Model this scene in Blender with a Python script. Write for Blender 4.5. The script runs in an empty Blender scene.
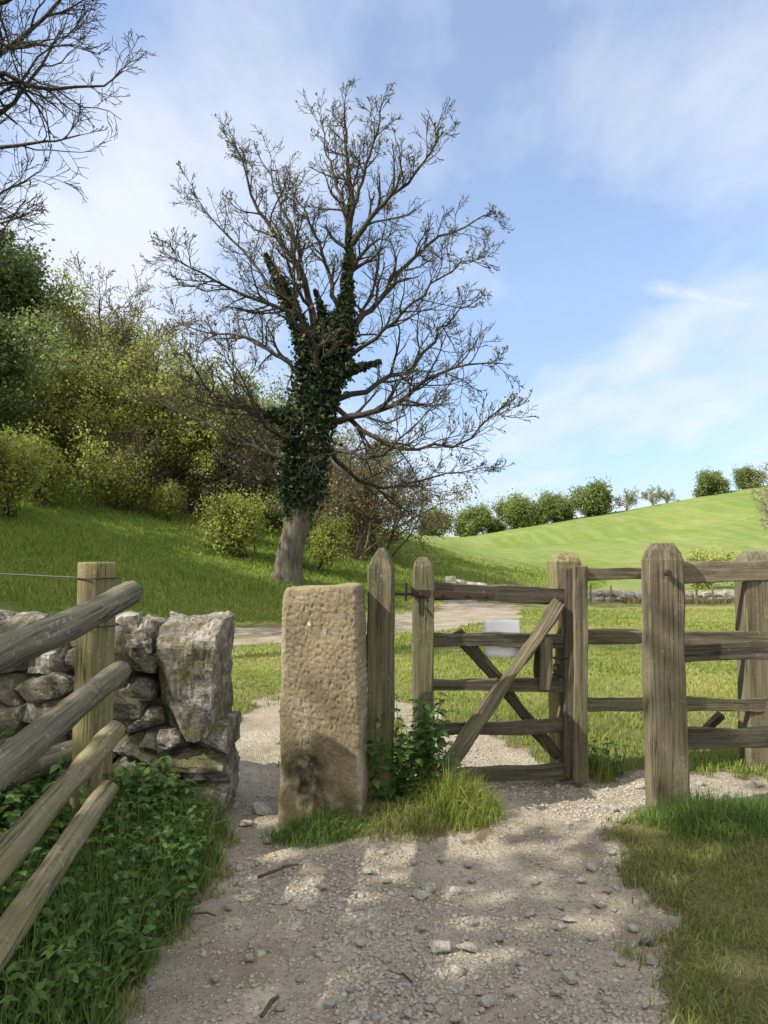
import bpy, math, random
import numpy as np
from mathutils import Vector, Matrix, noise as mnoise

random.seed(7)
RNG = np.random.default_rng(11)
scene = bpy.context.scene
C = scene.collection
PI = math.pi

# ------------------------------------------------------------------ camera model
F = 740.0
CAM_Z = 1.5
PITCH = math.atan(46 / F)

def W(px, py, D):
    """point seen at pixel (px,py), D metres ahead of the camera (world Y)"""
    a = (px - 384) / F; b = (512 - py) / F
    cy, sy = math.cos(PITCH), math.sin(PITCH)
    dx, dy, dz = a, cy - b * sy, sy + b * cy
    k = D / dy
    return Vector((dx * k, D, CAM_Z + dz * k))

# ------------------------------------------------------------------ noise helpers
def _hash(ix, iy, seed):
    h = (ix.astype(np.int64) * 374761393 + iy.astype(np.int64) * 668265263 + seed * 974634777) & 0x7fffffff
    h = ((h ^ (h >> 13)) * 1274126177) & 0x7fffffff
    return ((h ^ (h >> 16)) & 0xffff) / 65535.0

def vnoise(x, y, seed=0):
    x = np.asarray(x, float); y = np.asarray(y, float)
    ix = np.floor(x); iy = np.floor(y)
    fx = x - ix; fy = y - iy
    fx = fx * fx * (3 - 2 * fx); fy = fy * fy * (3 - 2 * fy)
    a = _hash(ix, iy, seed); b = _hash(ix + 1, iy, seed)
    c = _hash(ix, iy + 1, seed); d = _hash(ix + 1, iy + 1, seed)
    return (a * (1 - fx) + b * fx) * (1 - fy) + (c * (1 - fx) + d * fx) * fy

def fbm(x, y, seed=0, octv=4):
    s = 0; amp = .5; t = 0
    for o in range(octv):
        s = s + amp * vnoise(np.asarray(x) * 2 ** o, np.asarray(y) * 2 ** o, seed + o * 17)
        t += amp; amp *= .5
    return s / t          # 0..1

def sstep(a, b, x):
    t = np.clip((x - a) / (b - a), 0, 1)
    return t * t * (3 - 2 * t)

# ------------------------------------------------------------------ terrain
def H(x, y):
    x = np.asarray(x, float); y = np.asarray(y, float)
    yc = np.where(y < 30, y, 30 + 12 * np.tanh((y - 30) / 12.0))
    s = (x + 4) * (-.826) + (yc - 15.5) * .563 - .3
    q = lambda v, k: (np.sqrt(v * v + k * k) + v) / 2
    bank = .27 * q(s, 1.2) + .38 * q(s - 14, 3)
    bank = bank - .27 * q(np.full_like(s, -12.), 1.2)
    bank = 32 * np.tanh(bank / 32)
    r = np.clip((y - 34) / 116., 0, 1)
    r = np.where(y < 150, r ** 1.12, 1)
    crest = 4.0 + .172 * (x - 5)
    crest = np.where(x < 5, 4.0 + .05 * (x - 5), crest)
    crest = np.clip(crest, 1.5, 45)
    fall = q(y - 150, 4) * .16
    hill = crest * r - np.minimum(fall, 40) + (fbm(x * .035, y * .06, 88, 3) - .5) * 3.2 * sstep(42, 70, y) * sstep(148, 125, y)
    rough = (fbm(x * .5, y * .5, 3, 3) - .5) * .10 * sstep(7, 14, y) + (fbm(x * .12, y * .12, 9, 2) - .5) * .5 * sstep(16, 30, y)
    near = (fbm(x * 1.6, y * 1.6, 21, 3) - .5) * .06
    verge = .12 * sstep(-.75, -1.5, x) * sstep(7, 4.5, y)
    mound = .09 * np.exp(-(((x - .0) / .55) ** 2 + ((y - 4.35) / .35) ** 2)) + .07 * np.exp(-(((x - 1.9) / .7) ** 2 + ((y - 3.9) / .6) ** 2))
    return bank + hill + rough + near + verge + mound

def h1(x, y):
    return float(H(np.array([x]), np.array([y]))[0])

def seg_dist(x, y, pts):
    best = np.full(np.shape(x), 1e9)
    for (ax, ay, aw), (bx, by, bw) in zip(pts[:-1], pts[1:]):
        dx, dy = bx - ax, by - ay
        t = np.clip(((x - ax) * dx + (y - ay) * dy) / (dx * dx + dy * dy), 0, 1)
        d = np.hypot(x - (ax + t * dx), y - (ay + t * dy)) - (aw + t * (bw - aw))
        best = np.minimum(best, d)
    return best

TRACK = [(-40, 9, 1.5), (-14, 12, 1.5), (-8, 12.7, 1.5), (-3.2, 13.6, 1.5), (.2, 16.0, 1.35), (2.2, 19, 1.2), (2.9, 22.5, 1.1), (2.5, 25, .8)]
PATH1 = [(-.72, 4.2, .3), (-1.02, 6, .28), (-1.12, 7.2, .22), (-.9, 8.5, .16), (-.9, 10, .2), (-1.3, 13, .4)]
PATH2 = [(.85, 4.9, .6), (.72, 5.7, .36), (.3, 7, .2), (-.6, 9.5, .16), (-1.7, 12.8, .25)]

def gravel_w(x, y):
    """1 on bare stony ground, 0 on grass"""
    x = np.asarray(x, float); y = np.asarray(y, float)
    xl = np.interp(y, [0, 2.38, 3.0, 3.8, 4.3, 5.3], [-.78, -.76, -.83, -.96, -.98, -.95])
    xr = np.interp(y, [0, 2.38, 2.98, 3.56, 4.0, 4.4, 4.6], [.9, .95, 1.02, 1.08, 1.2, 1.55, 4.5])
    fore = np.maximum(np.maximum(xl - x, x - xr), y - 5.15)
    d = fore
    d = np.minimum(d, seg_dist(x, y, PATH1)); d = np.minimum(d, seg_dist(x, y, PATH2))
    tr = seg_dist(x, y, TRACK)
    d = np.minimum(d, tr)
    # grassed mound round the stone and the timber post
    m = np.hypot((x - .02) / .40, (y - 4.25) / .26) - 1 + (fbm(x * 6, y * 6, 31, 3) - .5) * 1.1
    d = np.maximum(d, -m * .22)
    n = (fbm(x * 2.2, y * 2.2, 5, 4) - .5) * np.interp(y, [0, 6, 14], [.35, .6, .9]) + (fbm(x * 9, y * 9, 65, 3) - .5) * .28 * sstep(9, 5, y)
    return 1 - sstep(-.14, .2, d + n)

# ------------------------------------------------------------------ object helpers
def tag(o, label=None, cat=None, group=None, kind=None):
    if label: o['label'] = label
    if cat: o['category'] = cat
    if group: o['group'] = group
    if kind: o['kind'] = kind
    return o

def thing(name, loc, label, cat, group=None):
    o = bpy.data.objects.new(name, None)
    o.empty_display_size = .2
    C.objects.link(o); o.location = loc
    return tag(o, label, cat, group)

def make(name, V, Fc, mat, parent=None, smooth=False, attrs=None):
    """V (n,3) world coordinates; Fc (m,k) array, or a list of tuples"""
    V = np.asarray(V, dtype=np.float64)
    if parent is not None:
        V = V - np.array(parent.location[:])
    me = bpy.data.meshes.new(name)
    if isinstance(Fc, np.ndarray):
        m, k = Fc.shape
        me.vertices.add(len(V)); me.vertices.foreach_set('co', V.astype(np.float32).ravel())
        me.loops.add(m * k); me.loops.foreach_set('vertex_index', Fc.astype(np.int32).ravel())
        me.polygons.add(m)
        me.polygons.foreach_set('loop_start', np.arange(0, m * k, k, dtype=np.int32))
        me.polygons.foreach_set('loop_total', np.full(m, k, dtype=np.int32))
        me.update(calc_edges=True)
    else:
        me.from_pydata([tuple(v) for v in V], [], [tuple(int(i) for i in f) for f in Fc])
        me.update()
    if attrs:
        for n, a in attrs.items():
            a = np.asarray(a, dtype=np.float32)
            t = 'FLOAT' if a.ndim == 1 else 'FLOAT_VECTOR'
            at = me.attributes.new(n, t, 'POINT')
            at.data.foreach_set('value' if a.ndim == 1 else 'vector', a.ravel())
    if smooth:
        me.polygons.foreach_set('use_smooth', np.ones(len(me.polygons), dtype=bool))
    me.materials.append(mat)
    o = bpy.data.objects.new(name, me); C.objects.link(o)
    if parent is not None: o.parent = parent
    return o

def dup(root, loc, rotz=0., scale=1., label=None, cat=None):
    r = root.copy(); C.objects.link(r)
    r.location = loc; r.rotation_euler = (0, 0, rotz); r.scale = (scale,) * 3 if not hasattr(scale, '__len__') else scale
    if label: r['label'] = label
    if cat: r['category'] = cat
    for ch in list(root.children):
        c = ch.copy(); C.objects.link(c); c.parent = r
        for g in ch.children:
            d = g.copy(); C.objects.link(d); d.parent = c
    return r

class MB:
    """collects lofted pieces with rest coordinates"""
    def __init__(s): s.V = []; s.F = []; s.R = []; s.n = 0
    def add(s, V, F, R=None):
        V = np.asarray(V, float)
        s.V.append(V); s.R.append(V if R is None else np.asarray(R, float))
        s.F += [tuple(i + s.n for i in f) for f in F]; s.n += len(V)
        return s
    def build(s, name, mat, parent=None, smooth=False):
        return make(name, np.concatenate(s.V), s.F, mat, parent, smooth, {'rest': np.concatenate(s.R)})

_seed = [0]
def beam(p0, p1, w, d, side=None, shape='rect', nseg=None, end=None, wob=.004, taper=1., cham=None, bow=0, top=None):
    """plank/post/pole from p0 to p1. w along 'side', d across. returns V,F,rest.
       top: list of (distance before end, scale w, scale d) rings shaping the head."""
    _seed[0] += 1; sd = _seed[0] * 7.31
    p0 = Vector(p0); p1 = Vector(p1)
    ax = (p1 - p0); L = ax.length; ax.normalize()
    if side is None: side = Vector((1, 0, 0)) if abs(ax.x) < .8 else Vector((0, 0, 1))
    s = (Vector(side) - ax * Vector(side).dot(ax)).normalized(); t = ax.cross(s)
    nseg = nseg or max(3, int(L / .05))
    if shape == 'round':
        N = 16
        ring = [(math.cos(2 * PI * i / N) * .5, math.sin(2 * PI * i / N) * .5) for i in range(N)]
    else:
        c = cham if cham is not None else .08
        cx = c * min(w, d) / w; cy = c * min(w, d) / d
        ring = []
        cor = [((.5, -.5 + cy), (.5, .5 - cy)), ((.5 - cx, .5), (-.5 + cx, .5)), ((-.5, .5 - cy), (-.5, -.5 + cy)), ((-.5 + cx, -.5), (.5 - cx, -.5))]
        for a, b in cor:
            for k in range(4):
                f = k / 3; ring.append((a[0] + (b[0] - a[0]) * f, a[1] + (b[1] - a[1]) * f))
        N = 16
    stations = []
    e = min(w, d) * .06
    topl = top[0][0] if top else 0
    body = L - topl
    stations.append((0, .94, .94))
    for i in range(nseg + 1):
        z = e + (body - 2 * e) * i / nseg if not top else e + (body - e) * i / nseg
        stations.append((z, 1, 1))
    if top:
        for (dz, sw, sd_) in top[1:]: stations.append((L - dz, sw, sd_))
    else: stations.append((L, .94, .94))
    V = []; R = []
    for (z, sw, sdp) in stations:
        f = z / L; k = 1 + (taper - 1) * f
        off = bow * math.sin(PI * f)
        for (a, b) in ring:
            la, lb = a * w * sw * k, b * d * sdp * k
            q = Vector((la * 9 + sd, lb * 9, z * 2.2))
            n1 = mnoise.noise(q) ; n2 = mnoise.noise(q * 4 + Vector((5, 5, 5)))
            rr = 1 + (n1 * wob * 2.2 + n2 * wob) / (.5 * min(w, d))
            ox = mnoise.noise(Vector((sd, z * 1.3, 0))) * wob * 2
            oy = mnoise.noise(Vector((sd, z * 1.3, 9))) * wob * 2
            P = p0 + ax * z + s * (la * rr + ox) + t * (lb * rr + oy) + Vector((0, 0, off))
            V.append(P); R.append((la + sd, lb + sd * .7, z + sd))
    Fc = []
    M = len(stations)
    for i in range(M - 1):
        for j in range(N):
            a = i * N + j; b = i * N + (j + 1) % N
            Fc.append((a, b, b + N, a + N))
    Fc.append(tuple(range(N - 1, -1, -1))); Fc.append(tuple((M - 1) * N + j for j in range(N)))
    return [tuple(v) for v in V], Fc, R

def rock(size, seed, sub=5, sq=.55, rough=.06, planes=9):
    """angular stone: subdivided cube, rounded, cut by planes"""
    rnd = random.Random(seed)
    n = sub
    V = {}; Vl = []; Fc = []
    def vid(p):
        k = tuple(round(c, 4) for c in p)
        if k not in V: V[k] = len(Vl); Vl.append(k)
        return V[k]
    for axis in range(3):
        for sg in (-1, 1):
            for i in range(n):
                for j in range(n):
                    q = []
                    for (di, dj) in ((0, 0), (1, 0), (1, 1), (0, 1)):
                        a = -1 + 2 * (i + di) / n; b = -1 + 2 * (j + dj) / n
                        p = [0, 0, 0]; p[axis] = sg; p[(axis + 1) % 3] = a; p[(axis + 2) % 3] = b
                        q.append(vid(p))
                    if sg < 0: q.reverse()
                    Fc.append(tuple(q))
    P = np.array(Vl, float)
    nrm = np.linalg.norm(P, axis=1, keepdims=True)
    P = P * sq + (P / nrm) * (1 - sq) * 1.1
    for k in range(planes):
        d = np.array([rnd.gauss(0, 1) for _ in range(3)]); d /= np.linalg.norm(d)
        lim = rnd.uniform(.72, 1.0)
        o = P @ d - lim
        P = P - np.outer(np.maximum(o, 0), d) * .92
    out = []
    for p in P:
        v = Vector(p)
        k = 1 + rough * (mnoise.noise(v * 1.7 + Vector((seed * 3.1, 0, 0))) * 1.4 + mnoise.noise(v * 4.5 + Vector((seed, 9, 0))) * .9 + mnoise.noise(v * 10 + Vector((seed, 3, 0))) * .6)
        out.append(v * k)
    P = np.array([tuple(v) for v in out])
    return P * np.array(size) * .5, Fc

def rotm(rx, ry, rz):
    return np.array(Matrix.Rotation(rz, 3, 'Z') @ Matrix.Rotation(ry, 3, 'Y') @ Matrix.Rotation(rx, 3, 'X'))

def rand_rots(n, tilt=None):
    """n random rotation matrices; with tilt, only tipped by about that angle"""
    if tilt is None:
        q = RNG.normal(size=(n, 4)); q /= np.linalg.norm(q, axis=1, keepdims=True)
    else:
        yaw = RNG.uniform(0, 2 * PI, n); ta = RNG.uniform(0, 2 * PI, n); t = np.abs(RNG.normal(0, tilt, n))
        q1 = np.stack([np.cos(yaw / 2), 0 * yaw, 0 * yaw, np.sin(yaw / 2)], 1)
        q2 = np.stack([np.cos(t / 2), np.sin(t / 2) * np.cos(ta), np.sin(t / 2) * np.sin(ta), 0 * t], 1)
        w1, x1, y1, z1 = q2.T; w2, x2, y2, z2 = q1.T
        q = np.stack([w1*w2-x1*x2-y1*y2-z1*z2, w1*x2+x1*w2+y1*z2-z1*y2, w1*y2-x1*z2+y1*w2+z1*x2, w1*z2+x1*y2-y1*x2+z1*w2], 1)
    w, x, y, z = q.T
    return np.stack([np.stack([1-2*(y*y+z*z), 2*(x*y-z*w), 2*(x*z+y*w)], 1),
                     np.stack([2*(x*y+z*w), 1-2*(x*x+z*z), 2*(y*z-x*w)], 1),
                     np.stack([2*(x*z-y*w), 2*(y*z+x*w), 1-2*(x*x+y*y)], 1)], 1)

def scatter(BV, BF, pos, rots, scl):
    """copies of a base shape -> V,F ; scl (n,) or (n,3)"""
    BV = np.asarray(BV, float); BF = np.asarray(BF)
    n = len(pos); scl = np.asarray(scl)
    if scl.ndim == 1: scl = np.repeat(scl[:, None], 3, 1)
    V = np.einsum('nij,nkj->nki', rots, BV[None] * scl[:, None, :]) + pos[:, None, :]
    Fa = (BF[None] + (np.arange(n) * len(BV))[:, None, None]).reshape(-1, BF.shape[1])
    return V.reshape(-1, 3), Fa

def blades(x, y, z, h, w, lean=.35, ldir=None):
    """grass blades, 5 verts 3 tris each"""
    n = len(x)
    yaw = RNG.uniform(0, 2 * PI, n)
    la = RNG.uniform(0, 2 * PI, n) if ldir is None else ldir
    lm = np.abs(RNG.normal(0, lean, n)) * h
    sx, sy = np.cos(yaw) * w / 2, np.sin(yaw) * w / 2
    bx, by = np.cos(la) * lm, np.sin(la) * lm
    P = np.zeros((n, 5, 3))
    P[:, 0] = np.stack([x - sx, y - sy, z], 1); P[:, 1] = np.stack([x + sx, y + sy, z], 1)
    mx, my, mz = x + bx * .35, y + by * .35, z + h * .55
    P[:, 2] = np.stack([mx - sx * .75, my - sy * .75, mz], 1); P[:, 3] = np.stack([mx + sx * .75, my + sy * .75, mz], 1)
    P[:, 4] = np.stack([x + bx, y + by, z + h * np.clip(1 - (lm / h) * .35, .3, 1)], 1)
    base = np.array([[0, 1, 3], [0, 3, 2], [2, 3, 4]])
    Fa = (base[None] + (np.arange(n) * 5)[:, None, None]).reshape(-1, 3)
    tint = np.repeat(RNG.uniform(0, 1, n), 5)
    tip = np.tile(np.array([0, 0, .55, .55, 1.]), n)
    return P.reshape(-1, 3), Fa, tint, tip

# ------------------------------------------------------------------ materials
def new_mat(name):
    m = bpy.data.materials.new(name); m.use_nodes = True
    nt = m.node_tree; nt.nodes.clear()
    return m, nt

class NT:
    def __init__(s, nt): s.nt = nt; s.N = nt.nodes; s.L = nt.links
    def n(s, t, **kw):
        o = s.N.new(t)
        for k, v in kw.items():
            if hasattr(o, k) and not k.startswith('i_'): setattr(o, k, v)
        return o
    def link(s, a, b): s.L.new(a, b)
    def noise(s, vec, scale, detail=4, rough=.6, dim='3D'):
        o = s.N.new('ShaderNodeTexNoise'); o.inputs['Scale'].default_value = scale
        o.inputs['Detail'].default_value = detail; o.inputs['Roughness'].default_value = rough
        s.link(vec, o.inputs['Vector']); return o.outputs['Fac']
    def mapping(s, vec, scale=(1, 1, 1), loc=(0, 0, 0), rot=(0, 0, 0)):
        o = s.N.new('ShaderNodeMapping'); o.inputs['Scale'].default_value = scale
        o.inputs['Location'].default_value = loc; o.inputs['Rotation'].default_value = rot
        s.link(vec, o.inputs['Vector']); return o.outputs['Vector']
    def ramp(s, fac, stops):
        o = s.N.new('ShaderNodeValToRGB'); cr = o.color_ramp
        while len(cr.elements) < len(stops): cr.elements.new(.5)
        for e, (p, c) in zip(cr.elements, stops):
            e.position = p; e.color = (c, c, c, 1) if not hasattr(c, '__len__') else (*c, 1)
        s.link(fac, o.inputs['Fac']); return o.outputs['Color']
    def mix(s, fac, a, b, mode='MIX'):
        o = s.N.new('ShaderNodeMix'); o.data_type = 'RGBA'; o.blend_type = mode
        def put(sock, v):
            if hasattr(v, 'is_linked') or hasattr(v, 'node'): s.link(v, sock)
            elif hasattr(v, '__len__'): sock.default_value = (*v, 1)
            else: sock.default_value = v
        put(o.inputs[0], fac); put(o.inputs[6], a); put(o.inputs[7], b)
        return o.outputs[2]
    def math(s, op, a, b=0., clamp=False):
        o = s.N.new('ShaderNodeMath'); o.operation = op; o.use_clamp = clamp
        for i, v in enumerate((a, b)):
            if hasattr(v, 'node'): s.link(v, o.inputs[i])
            else: o.inputs[i].default_value = v
        return o.outputs[0]
    def attr(s, name):
        o = s.N.new('ShaderNodeAttribute'); o.attribute_name = name; return o
    def bump(s, h, dist, strength=1., normal=None):
        o = s.N.new('ShaderNodeBump'); o.inputs['Distance'].default_value = dist; o.inputs['Strength'].default_value = strength
        s.link(h, o.inputs['Height'])
        if normal is not None: s.link(normal, o.inputs['Normal'])
        return o.outputs['Normal']
    def out(s, col, rough=.85, normal=None, spec=.25, metal=0.):
        p = s.N.new('ShaderNodeBsdfPrincipled')
        if hasattr(col, 'node'): s.link(col, p.inputs['Base Color'])
        else: p.inputs['Base Color'].default_value = (*col, 1)
        if hasattr(rough, 'node'): s.link(rough, p.inputs['Roughness'])
        else: p.inputs['Roughness'].default_value = rough
        p.inputs['Specular IOR Level'].default_value = spec; p.inputs['Metallic'].default_value = metal
        if normal is not None: s.link(normal, p.inputs['Normal'])
        o = s.N.new('ShaderNodeOutputMaterial'); s.link(p.outputs[0], o.inputs['Surface'])
        return p

def wood_mat(name, dark, mid, light, algae=(.13, .14, .05), algae_amt=.5, lichen=.3, low_green=True):
    m, nt = new_mat(name); t = NT(nt)
    rest = t.attr('rest').outputs['Vector']
    g1 = t.noise(t.mapping(rest, (60, 60, 2.2)), 1, 5, .65)
    g2 = t.noise(t.mapping(rest, (14, 14, 1.2)), 1, 4, .6)
    bl = t.noise(rest, 7, 5, .7)
    col = t.ramp(g1, [(.28, dark), (.5, mid), (.72, light)])
    col = t.mix(t.ramp(g2, [(.35, 0.), (.65, .55)]), col, t.mix(.5, dark, mid))
    # algae, more of it low down on the posts
    geo = t.N.new('ShaderNodeNewGeometry')
    sep = t.N.new('ShaderNodeSeparateXYZ'); t.link(geo.outputs['Position'], sep.inputs[0])
    low = t.ramp(t.math('MULTIPLY', sep.outputs['Z'], .7), [(.0, 1.), (.85, .25)])
    am = t.math('MULTIPLY', t.ramp(bl, [(.38, 0.), (.62, 1.)]), algae_amt)
    if low_green: am = t.math('MULTIPLY', am, low)
    col = t.mix(am, col, algae)
    sp = t.noise(rest, 48, 2, .5)
    sp2 = t.noise(rest, 9, 3, .6)
    lm = t.math('MULTIPLY', t.ramp(sp, [(.60, 0.), (.66, 1.)]), t.ramp(sp2, [(.45, 0.), (.6, 1.)]))
    col = t.mix(t.math('MULTIPLY', lm, lichen), col, (.36, .37, .30))
    # long drying cracks
    ck = t.noise(t.mapping(rest, (38, 38, 1.0), (3, 8, 1)), 1, 3, .5)
    crack = t.ramp(ck, [(.475, 0.), (.5, 1.), (.525, 0.)])
    ckm = t.math('MULTIPLY', crack, t.ramp(g2, [(.45, 0.), (.6, 1.)]))
    col = t.mix(t.math('MULTIPLY', ckm, .75), col, (.025, .02, .015))
    hgt = t.math('SUBTRACT', t.math('ADD', t.math('MULTIPLY', g1, .5), t.math('MULTIPLY', bl, .5)), t.math('MULTIPLY', ckm, 1.2))
    nrm = t.bump(hgt, .006, .9)
    t.out(col, .88, nrm, .2)
    return m

def rock_mat(name, a, b, c, lichen=(.62, .6, .55), lich_amt=.6, moss=0., scale=1., dirt=(.06, .05, .04)):
    m, nt = new_mat(name); t = NT(nt)
    rest = t.attr('rest').outputs['Vector']
    n1 = t.noise(rest, 5 * scale, 6, .65); n2 = t.noise(rest, 22 * scale, 5, .7); n3 = t.noise(rest, 90 * scale, 3, .7)
    col = t.ramp(n1, [(.3, a), (.5, b), (.7, c)])
    col = t.mix(t.ramp(n2, [(.35, .6), (.6, 0.)]), col, dirt)
    lm = t.math('MULTIPLY', t.ramp(t.noise(rest, 9 * scale, 5, .7), [(.52, 0.), (.6, 1.)]), lich_amt)
    col = t.mix(lm, col, lichen)
    if moss:
        mm = t.math('MULTIPLY', t.ramp(t.noise(t.mapping(rest, (1, 1, 1), (4, 4, 4)), 4 * scale, 5, .7), [(.5, 0.), (.62, 1.)]), moss)
        col = t.mix(mm, col, (.09, .085, .02))
    col = t.mix(t.math('MULTIPLY', t.ramp(n3, [(.4, 0.), (.7, 1.)]), .3), col, c)
    hgt = t.math('ADD', t.math('MULTIPLY', n1, .5), t.math('ADD', t.math('MULTIPLY', n2, .35), t.math('MULTIPLY', n3, .15)))
    t.out(col, .92, t.bump(hgt, .06, 1.), .15)
    return m

def leaf_mat(name, c1, c2, c3=None, trans=.35, tipc=None, rough=.55):
    m, nt = new_mat(name); t = NT(nt)
    ti = t.attr('tint').outputs['Fac']
    col = t.ramp(ti, [(0., c1), (.6, c2), (1., c3 or c2)])
    if tipc is not None:
        col = t.mix(t.math('MULTIPLY', t.attr('tip').outputs['Fac'], .55), col, tipc)
    p = t.N.new('ShaderNodeBsdfPrincipled'); t.link(col, p.inputs['Base Color'])
    p.inputs['Roughness'].default_value = rough; p.inputs['Specular IOR Level'].default_value = .25
    tr = t.N.new('ShaderNodeBsdfTranslucent'); t.link(col, tr.inputs['Color'])
    ms = t.N.new('ShaderNodeMixShader'); ms.inputs[0].default_value = trans
    t.link(p.outputs[0], ms.inputs[1]); t.link(tr.outputs[0], ms.inputs[2])
    o = t.N.new('ShaderNodeOutputMaterial'); t.link(ms.outputs[0], o.inputs['Surface'])
    return m

def bark_mat(name, a, b, c=None, amt=0.):
    m, nt = new_mat(name); t = NT(nt)
    tc = t.N.new('ShaderNodeTexCoord').outputs['Object']
    n1 = t.noise(t.mapping(tc, (1, 1, .25)), 9, 5, .7); n2 = t.noise(tc, 2.2, 3, .6)
    col = t.ramp(n1, [(.35, a), (.65, b)])
    if c: col = t.mix(t.math('MULTIPLY', t.ramp(n2, [(.42, 0.), (.6, 1.)]), amt), col, c)
    t.out(col, .9, t.bump(n1, .05, .8), .15)
    return m

def ground_mat():
    m, nt = new_mat('ground'); t = NT(nt)
    geo = t.N.new('ShaderNodeNewGeometry'); pos = geo.outputs['Position']
    gw = t.attr('gravel').outputs['Fac']; far = t.attr('far').outputs['Fac']; bank = t.attr('bank').outputs['Fac']
    # stony ground
    n1 = t.noise(pos, 1.6, 5, .6); n2 = t.noise(pos, 26, 4, .7); n3 = t.noise(pos, 120, 3, .7)
    gcol = t.ramp(n1, [(.3, (.185, .158, .112)), (.5, (.275, .245, .187)), (.7, (.36, .33, .262))])
    gcol = t.mix(t.ramp(n2, [(.3, .55), (.6, 0.)]), gcol, (.17, .135, .105))
    vo = t.N.new('ShaderNodeTexVoronoi'); vo.inputs['Scale'].default_value = 55; t.link(pos, vo.inputs['Vector'])
    sep = t.N.new('ShaderNodeSeparateColor'); t.link(vo.outputs['Color'], sep.inputs[0])
    peb = t.ramp(vo.outputs['Distance'], [(.25, 1.), (.45, 0.)])
    pc = t.ramp(sep.outputs[0], [(.0, (.2, .165, .13)), (.5, (.34, .295, .245)), (1., (.52, .48, .42))])
    gcol = t.mix(t.math('MULTIPLY', peb, .6), gcol, pc)
    ghgt = t.math('ADD', t.math('MULTIPLY', peb, .5), t.math('ADD', t.math('MULTIPLY', n2, .6), t.math('MULTIPLY', n3, .25)))
    # turf
    a1 = t.noise(pos, .35, 5, .62); a2 = t.noise(pos, 3.2, 5, .7); a3 = t.noise(pos, 45, 4, .75)
    tcol = t.ramp(a2, [(.3, (.09, .135, .022)), (.5, (.155, .205, .038)), (.7, (.24, .25, .07))])
    tcol = t.mix(t.ramp(a3, [(.4, .7), (.6, 0.)]), tcol, (.10, .085, .045))
    tcol = t.mix(t.ramp(t.noise(pos, 7, 4, .7), [(.5, 0.), (.62, .7)]), tcol, (.15, .12, .075))
    tcol = t.mix(t.ramp(a1, [(.40, 0.), (.6, .6)]), tcol, (.25, .225, .09))
    bcol = t.ramp(a2, [(.3, (.05, .10, .015)), (.55, (.09, .165, .025)), (.75, (.15, .22, .045))])
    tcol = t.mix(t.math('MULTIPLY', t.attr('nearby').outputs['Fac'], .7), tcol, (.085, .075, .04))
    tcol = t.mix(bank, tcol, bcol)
    # far hillside pasture with the faint drill lines running down it
    f1 = t.noise(pos, .045, 5, .6)
    f2 = t.noise(t.mapping(pos, (.5, .03, .03), rot=(0, 0, .75)), 1, 5, .65)
    f3 = t.noise(pos, .6, 4, .7)
    fcol = t.ramp(f1, [(.3, (.095, .145, .03)), (.5, (.125, .175, .038)), (.7, (.175, .205, .058))])
    fcol = t.mix(t.ramp(f2, [(.42, 0.), (.66, .5)]), fcol, (.235, .235, .10))
    fcol = t.mix(t.ramp(f3, [(.38, .4), (.58, 0.)]), fcol, (.085, .13, .027))
    tcol = t.mix(far, tcol, fcol)
    # soil at ragged edge
    edge = t.math('ADD', gw, t.math('MULTIPLY', t.math('SUBTRACT', a3, .5), .9))
    gm = t.ramp(edge, [(.42, 0.), (.6, 1.)])
    soil = t.ramp(edge, [(.2, 0.), (.42, .8), (.6, 0.)])
    col = t.mix(gm, tcol, gcol)
    col = t.mix(soil, col, (.12, .09, .055))
    hgt = t.mix(gm, a3, ghgt)
    t.out(col, .95, t.bump(hgt, .02, .8), .1)
    return m

M = {}
M['ground'] = ground_mat()
M['oak'] = wood_mat('oak_grey', (.05, .04, .028), (.13, .108, .074), (.235, .205, .15), (.12, .135, .055), .65, .2)
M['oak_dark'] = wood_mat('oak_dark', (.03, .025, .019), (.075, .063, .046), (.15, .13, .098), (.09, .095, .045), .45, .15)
M['oak_green'] = wood_mat('oak_green', (.04, .035, .023), (.10, .09, .055), (.18, .162, .11), (.115, .13, .045), .9, .18)
M['pole'] = wood_mat('pole', (.055, .047, .036), (.15, .13, .10), (.29, .26, .205), (.12, .115, .05), .5, .55, False)
M['pole_post'] = wood_mat('pole_post', (.08, .062, .035), (.20, .165, .092), (.33, .285, .17), (.15, .155, .055), .8, .3, False)
M['pole_brown'] = wood_mat('pole_brown', (.08, .065, .042), (.19, .158, .105), (.33, .285, .20), (.17, .16, .06), .7, .5, False)
M['limestone'] = rock_mat('limestone', (.05, .044, .035), (.16, .145, .115), (.35, .325, .27), lichen=(.58, .55, .48), moss=.75, dirt=(.045, .038, .028))
M['wallgrey'] = rock_mat('wall_end_stone', (.06, .054, .044), (.15, .138, .11), (.31, .29, .24), lichen=(.42, .40, .35), lich_amt=.6, moss=.95, dirt=(.035, .03, .022))
M['farwall'] = rock_mat('far_wall', (.2, .19, .16), (.36, .34, .30), (.5, .48, .43), moss=.2)
M['pebble'] = rock_mat('pebble', (.30, .265, .215), (.47, .43, .365), (.64, .60, .53), lich_amt=.2, scale=2, dirt=(.30, .26, .205))
M['bark'] = bark_mat('bark', (.028, .024, .02), (.062, .054, .045), (.065, .068, .035), .4)
M['bark_trunk'] = bark_mat('bark_trunk', (.04, .034, .028), (.15, .13, .105), (.12, .12, .06), .5)
M['twig'] = bark_mat('twig', (.05, .04, .03), (.13, .11, .085))
M['twig_pale'] = bark_mat('twig_pale', (.14, .12, .085), (.30, .27, .20))
M['twig_brown'] = bark_mat('twig_brown', (.09, .065, .045), (.19, .15, .11))
M['ivy'] = leaf_mat('ivy', (.014, .03, .012), (.035, .06, .022), (.075, .105, .045), .15, rough=.4)
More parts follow.
